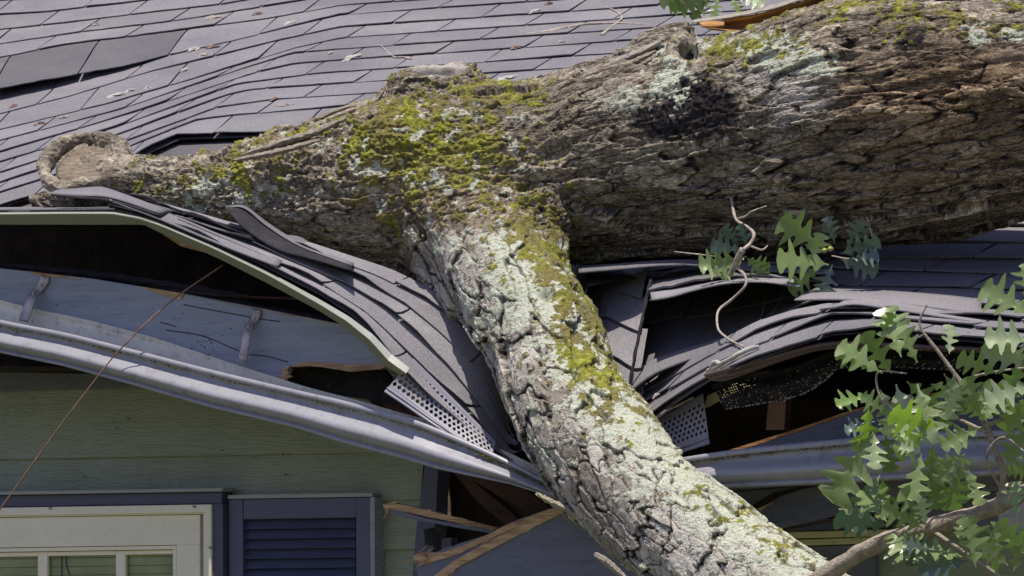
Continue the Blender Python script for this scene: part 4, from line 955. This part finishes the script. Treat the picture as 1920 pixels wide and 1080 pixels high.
twig('dry_stem', 'thin dark twig lying level under the trunk beside the crooked hanging twig', 'twig', [([(1265, 472, -.22), (1310, 477, -.24), (1350, 482, -.25)], .0016, .0016)], 'twig')
for (a, b, c, dd, lb) in ((437, 500, 360, 800, 'left'), (525, 500, 375, 790, 'right')):
    p = [P(*cr6(a, b, -.20)), P(*cr6((a+c)/2, (b+dd)/2+6, -.33)), P(*cr6(c, dd, -.655))]; V, Fc = tube(p, .00022, 12, 5)
    tag(mk('silk_thread', V, Fc, 'thread'), ('steeper' if lb == 'left' else 'more slanted')+' fine silk thread above the lichen covered twig', 'thread', 'silk threads')
# ------------------------------------------------------------------ bits on the roof
cl = lambda x, y: (x/2.7, y/2.7)
bits = [(cl(480, 125), 7, 3, 'chip', 'tan chip on the shingles in the top left, nearest the left of the uppermost chips'),
        (cl(1075, 88), 15, 3.5, 'chip', 'long slanting pale chip near the top edge of the roof'),
        (cl(1300, 70), 9, 3, 'redchip', 'small brown curled leaf scrap right of the long slanting chip'),
        (cl(1460, 118), 10, 4, 'lichen', 'greyish lichen scrap on the roof above the kinked courses'),
        (cl(980, 247), 8, 5, 'lichen', 'pale lichen clump touching the brown leaf pile on the roof'),
        (cl(1020, 282), 10, 5, 'chip', 'tan curled dead leaf with a dark shadow below the lifted shingle end'),
        (cl(1070, 237), 12, 2.5, 'redchip', 'reddish dead leaf strip beside the pale lichen clump'),
        (cl(930, 355), 6, 3.5, 'lichen', 'tiny white scrap alone below the tan curled dead leaf'),
        (cl(570, 487), 19, 5, 'lichen', 'largest pale lichen scrap on the lower left shingles'),
        (cl(650, 462), 9, 3.5, 'lichen', 'pale scrap at the upper end of the largest lichen scrap'),
        (cl(745, 447), 6, 3, 'lichen', 'small pale scrap to the upper right of the largest lichen scrap'),
        (cl(320, 592), 6, 3, 'chip', 'small tan scrap on the courses above the sawn stump'),
        (cl(200, 625), 7, 4, 'redchip', 'dark brown scrap nearest above the sawn stump ring'),
        (cl(68, 538), 3.5, 5, 'redchip', 'orange brown leaf scrap under the dark gap of lifted shingles'),
        (cl(545, 636), 5, 2.5, 'chip', 'tan scrap just above the top of the sawn stump ring'),
        (cl(1385, 502), 5, 4, 'redchip', 'dark brown bud on a shingle joint above the curled shingle'),
        (cl(1440, 532), 17, 2.2, 'chip', 'thin straw like chip above the moss covered trunk shoulder'),
        (cl(1672, 268), 4, 2.6, 'lichen', 'tiny pale dot of lichen beside the chip covered joint'),
        (cz(972, 57), 10, 5.5, 'lichen', 'round pale leaf on the roof above the longest twig'),
        (cz(830, 397), 16, 6, 'lichen', 'frilly pale lichen lying against the trunk right of the rounded stump'),
        (cz(878, 242), 9, 3, 'redchip', 'brown scrap on the roof between the rounded stump and longest twig'),
        (cz(45, 291), 17, 6, 'lichen', 'mossy pale bark bit on the roof left of the small bent twig'),
        (cz(1108, 214), 7, 2.5, 'chip', 'tan sliver on a shingle joint under the longest twig'),
        (cz(1045, 18), 8, 2.5, 'redchip', 'reddish scrap at the very top of the roof')]
def bit(c, a, b, mat, label, y=None, sd=0):
    rr = random.Random(int(c[0]*7+c[1])); y = float(yA(*c))-.025 if y is None else y
    o = P(c[0], c[1], y); s = pxm(o); V = [o]; n = 13; rot = rr.uniform(.05, .35)
    V = []
    for k, (sc, up) in enumerate(((.45, 1), (1, 0), (.9, -.6))):
        for i in range(n):
            an = 2*math.pi*i/n; w = sc*(1+.35*math.sin(3*an+rr.random()*2)+rr.uniform(-.28, .28) if k else 1)
            x = a*math.cos(an)*w; z = b*math.sin(an)*w
            V.append(o+s*(RT*(x*math.cos(rot)-z*math.sin(rot))+UP*(x*math.sin(rot)+z*math.cos(rot)))+np.array([0, z*s*2.2, 0])+NRM*(.004*up+rr.uniform(-.001, .002)))
    Fc = [tuple(range(n))]+[(k*n+i, (k+1)*n+i, (k+1)*n+(i+1) % n, k*n+(i+1) % n) for k in range(2) for i in range(n)]+[tuple(range(3*n-1, 2*n-1, -1))]
    tag(mk('leaf_scrap' if mat == 'redchip' else 'lichen_scrap' if mat == 'lichen' else 'bark_chip', V, Fc, mat), label, 'debris', 'scraps scattered on the roof')
for c, a, b, m_, lb in bits: bit(c, a, b, m_, lb)
bit((1230, 742), 6, 3, 'chip', 'small beige leaf scrap on the edge shingles right of the limb', -.475)
bit((1726, 519), 3.5, 5, 'chip', 'tiny orange leaf scrap standing on the shaded right shingles', .12)
bit((1712, 510), 5, 2.2, 'redchip', 'dark scrap beside the tiny orange one on the shaded right shingles', .14)
bit((1815, 628), 7, 2.2, 'redchip', 'reddish scrap on the sunlit right eave edge shingles', -.65)
bit((1660, 616), 9, 2, 'chip', 'pale curved scrap on the right eave behind the oak leaves', -.65)
# ------------------------------------------------------------------ OAK LEAVES
LN = [0]
def leaf(base, ang, L, parent, tilt=0.0, roll=0.0, bend=.25, mat=None, name='leaf', lob=1.0, aspect=.29):
    """oak leaf as a lobed blade: base point (world), angle in the picture (deg, 0 = right, 90 = up), length in metres"""
    LN[0] += 1; rr = random.Random(LN[0]*13+5)
    a = R(ang); ex_ = RT*math.cos(a)+UP*math.sin(a); ey = -RT*math.sin(a)+UP*math.cos(a); ez = -D
    ct, st = math.cos(tilt), math.sin(tilt); ex2 = ex_*ct+ez*st; ez2 = ez*ct-ex_*st
    cr, sr = math.cos(roll), math.sin(roll); ey2 = ey*cr+ez2*sr; ez3 = ez2*cr-ey*sr
    n = 84; cols = (-1, -.66, -.33, 0, .33, .66, 1); V = []; vein = []
    curl_ = rr.uniform(.0, .4); tw = rr.uniform(-.35, .35)
    T_ = [0, .08, .13, .18, .22, .26, .30, .35, .385, .42, .46, .50, .53, .57, .60, .64, .68, .72, .755, .79, .83, .87, .91, .955, 1]
    W_ = [.013, .02, .05, .13, .15, .11, .05, .06, .13, .27, .32, .27, .11, .08, .10, .28, .37, .32, .15, .12, .15, .22, .23, .16, .0]
    prof = {}
    for sg in (-1, 1):
        f = [rr.uniform(.82, 1.15) for _ in range(4)]; sh = rr.uniform(-.025, .025)
        ww = [w*(f[0] if t < .33 else f[1] if t < .57 else f[2] if t < .80 else f[3]) for t, w in zip(T_, W_)]
        prof[sg] = ([t+(sh if .05 < t < .9 else 0) for t in T_], ww)
    for i in range(n):
        t = i/(n-1)
        for c in cols:
            sgn = 1 if c > 0 else -1
            tt, ww = prof[sgn]; k = min(max(np.searchsorted(tt, t)-1, 0), len(tt)-2); f = min(1, max(0, (t-tt[k])/(tt[k+1]-tt[k]))); f = f*f*(3-2*f)
            w = (ww[k]*(1-f)+ww[k+1]*f)*L*aspect/.30*lob
            x = t*L+abs(c)*w*.42*(1-t*.9); y = c*w
            z = -bend*L*(t*t)+curl_*abs(y)*(.6)+.012*L*math.sin(t*23+c*2)*abs(c)+tw*y*t*.6
            V.append(base+ex2*x+ey2*y+ez3*z); vein.append(1.0 if c == 0 else 0)
    Fc = grid_faces(len(cols), n)
    mat = M['leaf'][rr.choices((0, 1, 2), (4, 4, 1))[0]] if mat is None else M['leaf'][mat]
    return mk(name, V, Fc, mat, parent, True, {'vein': vein})
def lf(px, py, ang, Lpx, parent, y, mat=None, tilt=None, roll=None, bend=None, lob=1.0, asp=.30):
    b = P(px, py, y); rr = random.Random(int(px*3+py*7))
    return leaf(b, ang, Lpx*pxm(b), parent, rr.uniform(-.45, .5) if tilt is None else tilt, rr.uniform(-.65, .65) if roll is None else roll, rr.uniform(-.08, .18) if bend is None else bend, mat, lob=lob, aspect=asp)
br = thing('oak_branch', 'leafy oak branch rising in the lower right corner in front of the gutter', 'branch', tuple(P(1545, 1080, -.95)))
def wood(pts, r0, r1, nm, mat='bark', wob=.25):
    q = [P(*p) for p in pts]; V, Fc = tube(q, np.linspace(r0, r1, len(q)), 60, 14 if r0 > .006 else 8, wob)
    mk(nm, V, Fc, M[mat], br, True, zero_attrs(len(V), pale=.35, warm=.3))
wood([(1480, 1125, -.92), (1560, 1070, -.95), (1640, 1022, -.97), (1740, 990, -.98), (1800, 972, -.98), (1870, 948, -.99), (1960, 905, -1.0), (2100, 850, -1.0)], .0195, .017, 'branch')
wood([(1880, 945, -.99), (1880, 890, -1.02), (1862, 830, -1.04), (1840, 780, -1.05), (1800, 715, -1.06), (1760, 660, -1.07), (1725, 610, -1.08), (1738, 570, -1.08)], .0085, .0018, 'twig')
wood([(1845, 800, -1.05), (1880, 785, -1.06), (1940, 755, -1.06)], .005, .003, 'twig')
wood([(1800, 715, -1.06), (1850, 700, -1.08), (1920, 690, -1.1)], .0035, .0022, 'twig')
wood([(1850, 810, -1.05), (1780, 782, -1.07), (1700, 785, -1.08), (1688, 790, -1.08)], .004, .003, 'twig')
wood([(1720, 785, -1.08), (1660, 760, -1.08), (1645, 700, -1.09), (1700, 700, -1.1)], .0035, .0018, 'twig')
wood([(1880, 920, -1.0), (1850, 860, -1.06), (1880, 820, -1.08), (1925, 850, -1.08)], .004, .002, 'twig')
wood([(1740, 990, -.98), (1800, 1030, -1.02), (1860, 1070, -1.04), (1900, 1100, -1.05)], .0045, .003, 'twig')
wood([(1640, 1010, -1.0), (1670, 1000, -1.02), (1700, 985, -1.02)], .0025, .0015, 'twig')
# (x, y, angle, length, material) leaf bases: 0 green 1 pale sunlit sheen 2 fresh 3 dusky
LV = [(1690, 670, 100, 112, 0), (1672, 700, 128, 95, 0), (1650, 640, 75, 60, 0), (1655, 700, 150, 100, 0), (1640, 690, 165, 80, 0), (1700, 690, 70, 80, 1), (1720, 680, 110, 90, 0), (1680, 720, -70, 120, 1), (1720, 720, -80, 118, 1),
      (1700, 715, -40, 95, 1), (1630, 740, 190, 75, 2), (1635, 735, -130, 85, 0), (1630, 760, -100, 95, 2), (1650, 730, -60, 80, 1), (1690, 745, -110, 80, 0), (1740, 750, -60, 70, 1),
      (1780, 665, 85, 65, 1), (1775, 680, 60, 95, 1), (1790, 700, -100, 90, 1), (1770, 700, -60, 90, 0), (1745, 720, -20, 75, 1),
      (1935, 590, 150, 110, 1), (1930, 570, 100, 80, 0), (1940, 555, 190, 70, 0), (1950, 640, 170, 110, 1), (1940, 690, 160, 120, 1), (1925, 700, 120, 85, 1), (1935, 720, 200, 100, 1), (1940, 740, -130, 100, 0), (1930, 660, -140, 80, 0),
      (1870, 700, 160, 85, 1), (1875, 720, -120, 70, 1), (1880, 730, -60, 90, 1), (1900, 745, 20, 60, 1), (1920, 790, 140, 110, 0), (1925, 800, 200, 95, 1), (1930, 790, -120, 90, 0), (1860, 770, 60, 95, 0), (1850, 790, 130, 60, 0),
      (1665, 775, 150, 65, 0), (1640, 790, 200, 60, 2), (1700, 775, 60, 70, 0), (1760, 800, 170, 110, 2), (1740, 795, 110, 55, 0), (1770, 780, 65, 60, 1), (1745, 800, -140, 90, 2), (1840, 800, -160, 85, 0), (1820, 790, -100, 95, 0), (1840, 780, 120, 80, 0),
      (1638, 810, -115, 160, 0), (1640, 812, -100, 75, 1), (1650, 808, 30, 30, 1), (1660, 815, -85, 75, 0), (1735, 845, -95, 120, 1), (1745, 840, -75, 120, 0), (1728, 850, -110, 95, 0), (1755, 850, -60, 110, 0), (1730, 850, 170, 50, 1), (1750, 830, -88, 90, 1), (1765, 850, -95, 70, 0),
      (1800, 870, -90, 100, 0), (1810, 850, -130, 80, 1), (1800, 850, 90, 50, 0), (1830, 860, -160, 70, 1), (1815, 880, -70, 75, 0), (1850, 820, -80, 75, 2), (1655, 895, -85, 90, 1), (1650, 890, -110, 120, 1),
      (1670, 985, 178, 115, 0), (1665, 980, 130, 85, 0), (1668, 975, 110, 75, 0), (1660, 960, 60, 70, 0), (1680, 985, 25, 55, 0), (1650, 985, 90, 50, 1), (1730, 990, 145, 90, 0), (1735, 985, 95, 55, 1), (1740, 990, 130, 100, 0), (1745, 1005, 70, 45, 0),
      (1735, 1000, -100, 75, 1), (1750, 1030, 170, 60, 1), (1810, 1045, 165, 120, 1), (1815, 1050, 200, 95, 1), (1745, 1060, 150, 110, 0), (1740, 1075, 190, 95, 0), (1830, 1065, 95, 100, 0), (1850, 1060, 60, 90, 0), (1870, 1080, 110, 80, 1), (1800, 1020, 80, 60, 0),
      (1905, 975, 100, 80, 0), (1930, 970, 170, 80, 0), (1910, 1000, -60, 70, 0), (1900, 1075, 75, 90, 0), (1890, 1060, 140, 70, 1), (1940, 1040, 150, 95, 0), (1780, 1085, 110, 55, 0), (1950, 840, 170, 85, 0), (1945, 880, -170, 60, 0)]
for i, (a, b, c, l, m_) in enumerate(LV[:100]):
    if i % 6 == 5: continue
    rr = random.Random(i*7)
    lf(a, b, c+rr.uniform(-8, 8), l*.99, br, -1.05-rr.uniform(0, .12), m_ if rr.random() < .72 else rr.choice((0, 0, 3)))
# sprig under the trunk on the right with acorns
spg = thing('oak_sprig', 'dark green oak sprig with two acorns lying in shade under the right trunk', 'sprig', tuple(P(1600, 490, -.30)))
V, Fc = tube([P(1560, 480, -.28), P(1600, 485, -.28), P(1640, 470, -.24), P(1635, 440, -.22), P(1625, 405, -.2)], [.002, .002, .0025, .002, .0015], 30, 7, .3); mk('stem', V, Fc, 'twig', spg, True)
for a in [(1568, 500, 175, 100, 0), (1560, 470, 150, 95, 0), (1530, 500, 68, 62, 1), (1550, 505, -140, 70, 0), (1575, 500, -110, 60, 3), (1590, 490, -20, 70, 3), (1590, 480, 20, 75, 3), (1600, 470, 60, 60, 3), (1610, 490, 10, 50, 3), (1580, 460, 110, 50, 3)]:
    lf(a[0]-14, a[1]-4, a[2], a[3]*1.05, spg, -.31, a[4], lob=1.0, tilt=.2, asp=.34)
for a, b in ((1557, 467), (1546, 470)):
    c = P(a, b, -.33); V, Fc = tube([c-UP*.006, c-UP*.003, c, c+UP*.004, c+UP*.007], [.002, .006, .008, .006, .001], 14, 12); mk('acorn', V, Fc, paint('acorn_green', (.20, .22, .04), .4), spg, True)
sp2 = thing('oak_sprig', 'dull green oak leaves behind the crooked hanging twig', 'sprig', tuple(P(1390, 480, -.32)))
for a in [(1395, 470, 170, 55, 3), (1400, 480, 200, 60, 0), (1395, 485, -150, 50, 1), (1400, 482, -50, 45, 0), (1405, 470, 110, 45, 3), (1385, 490, 185, 65, 0), (1385, 460, 130, 40, 3), (1400, 485, -20, 40, 0)]:
    lf(*a[:3], a[3]*1.2, sp2, -.30, a[4], lob=1.0, tilt=.2, asp=.34)
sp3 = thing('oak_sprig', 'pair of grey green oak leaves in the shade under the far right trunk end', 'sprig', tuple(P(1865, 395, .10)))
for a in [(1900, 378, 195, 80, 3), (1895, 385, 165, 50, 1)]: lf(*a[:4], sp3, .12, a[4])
sp4 = thing('oak_sprig', 'bright oak leaves at the top edge above the torn orange wood', 'sprig', tuple(P(1320, 0, .3)))
for a in [(1310, -8, 190, 75, 1), (1330, -4, -130, 55, 0), (1345, -6, -100, 45, 0), (1370, -8, -60, 40, 0), (1340, -10, -160, 70, 0), (1380, -10, -20, 60, 1), (1320, -14, 205, 70, 2)]: lf(*a[:4], sp4, .25, a[4])
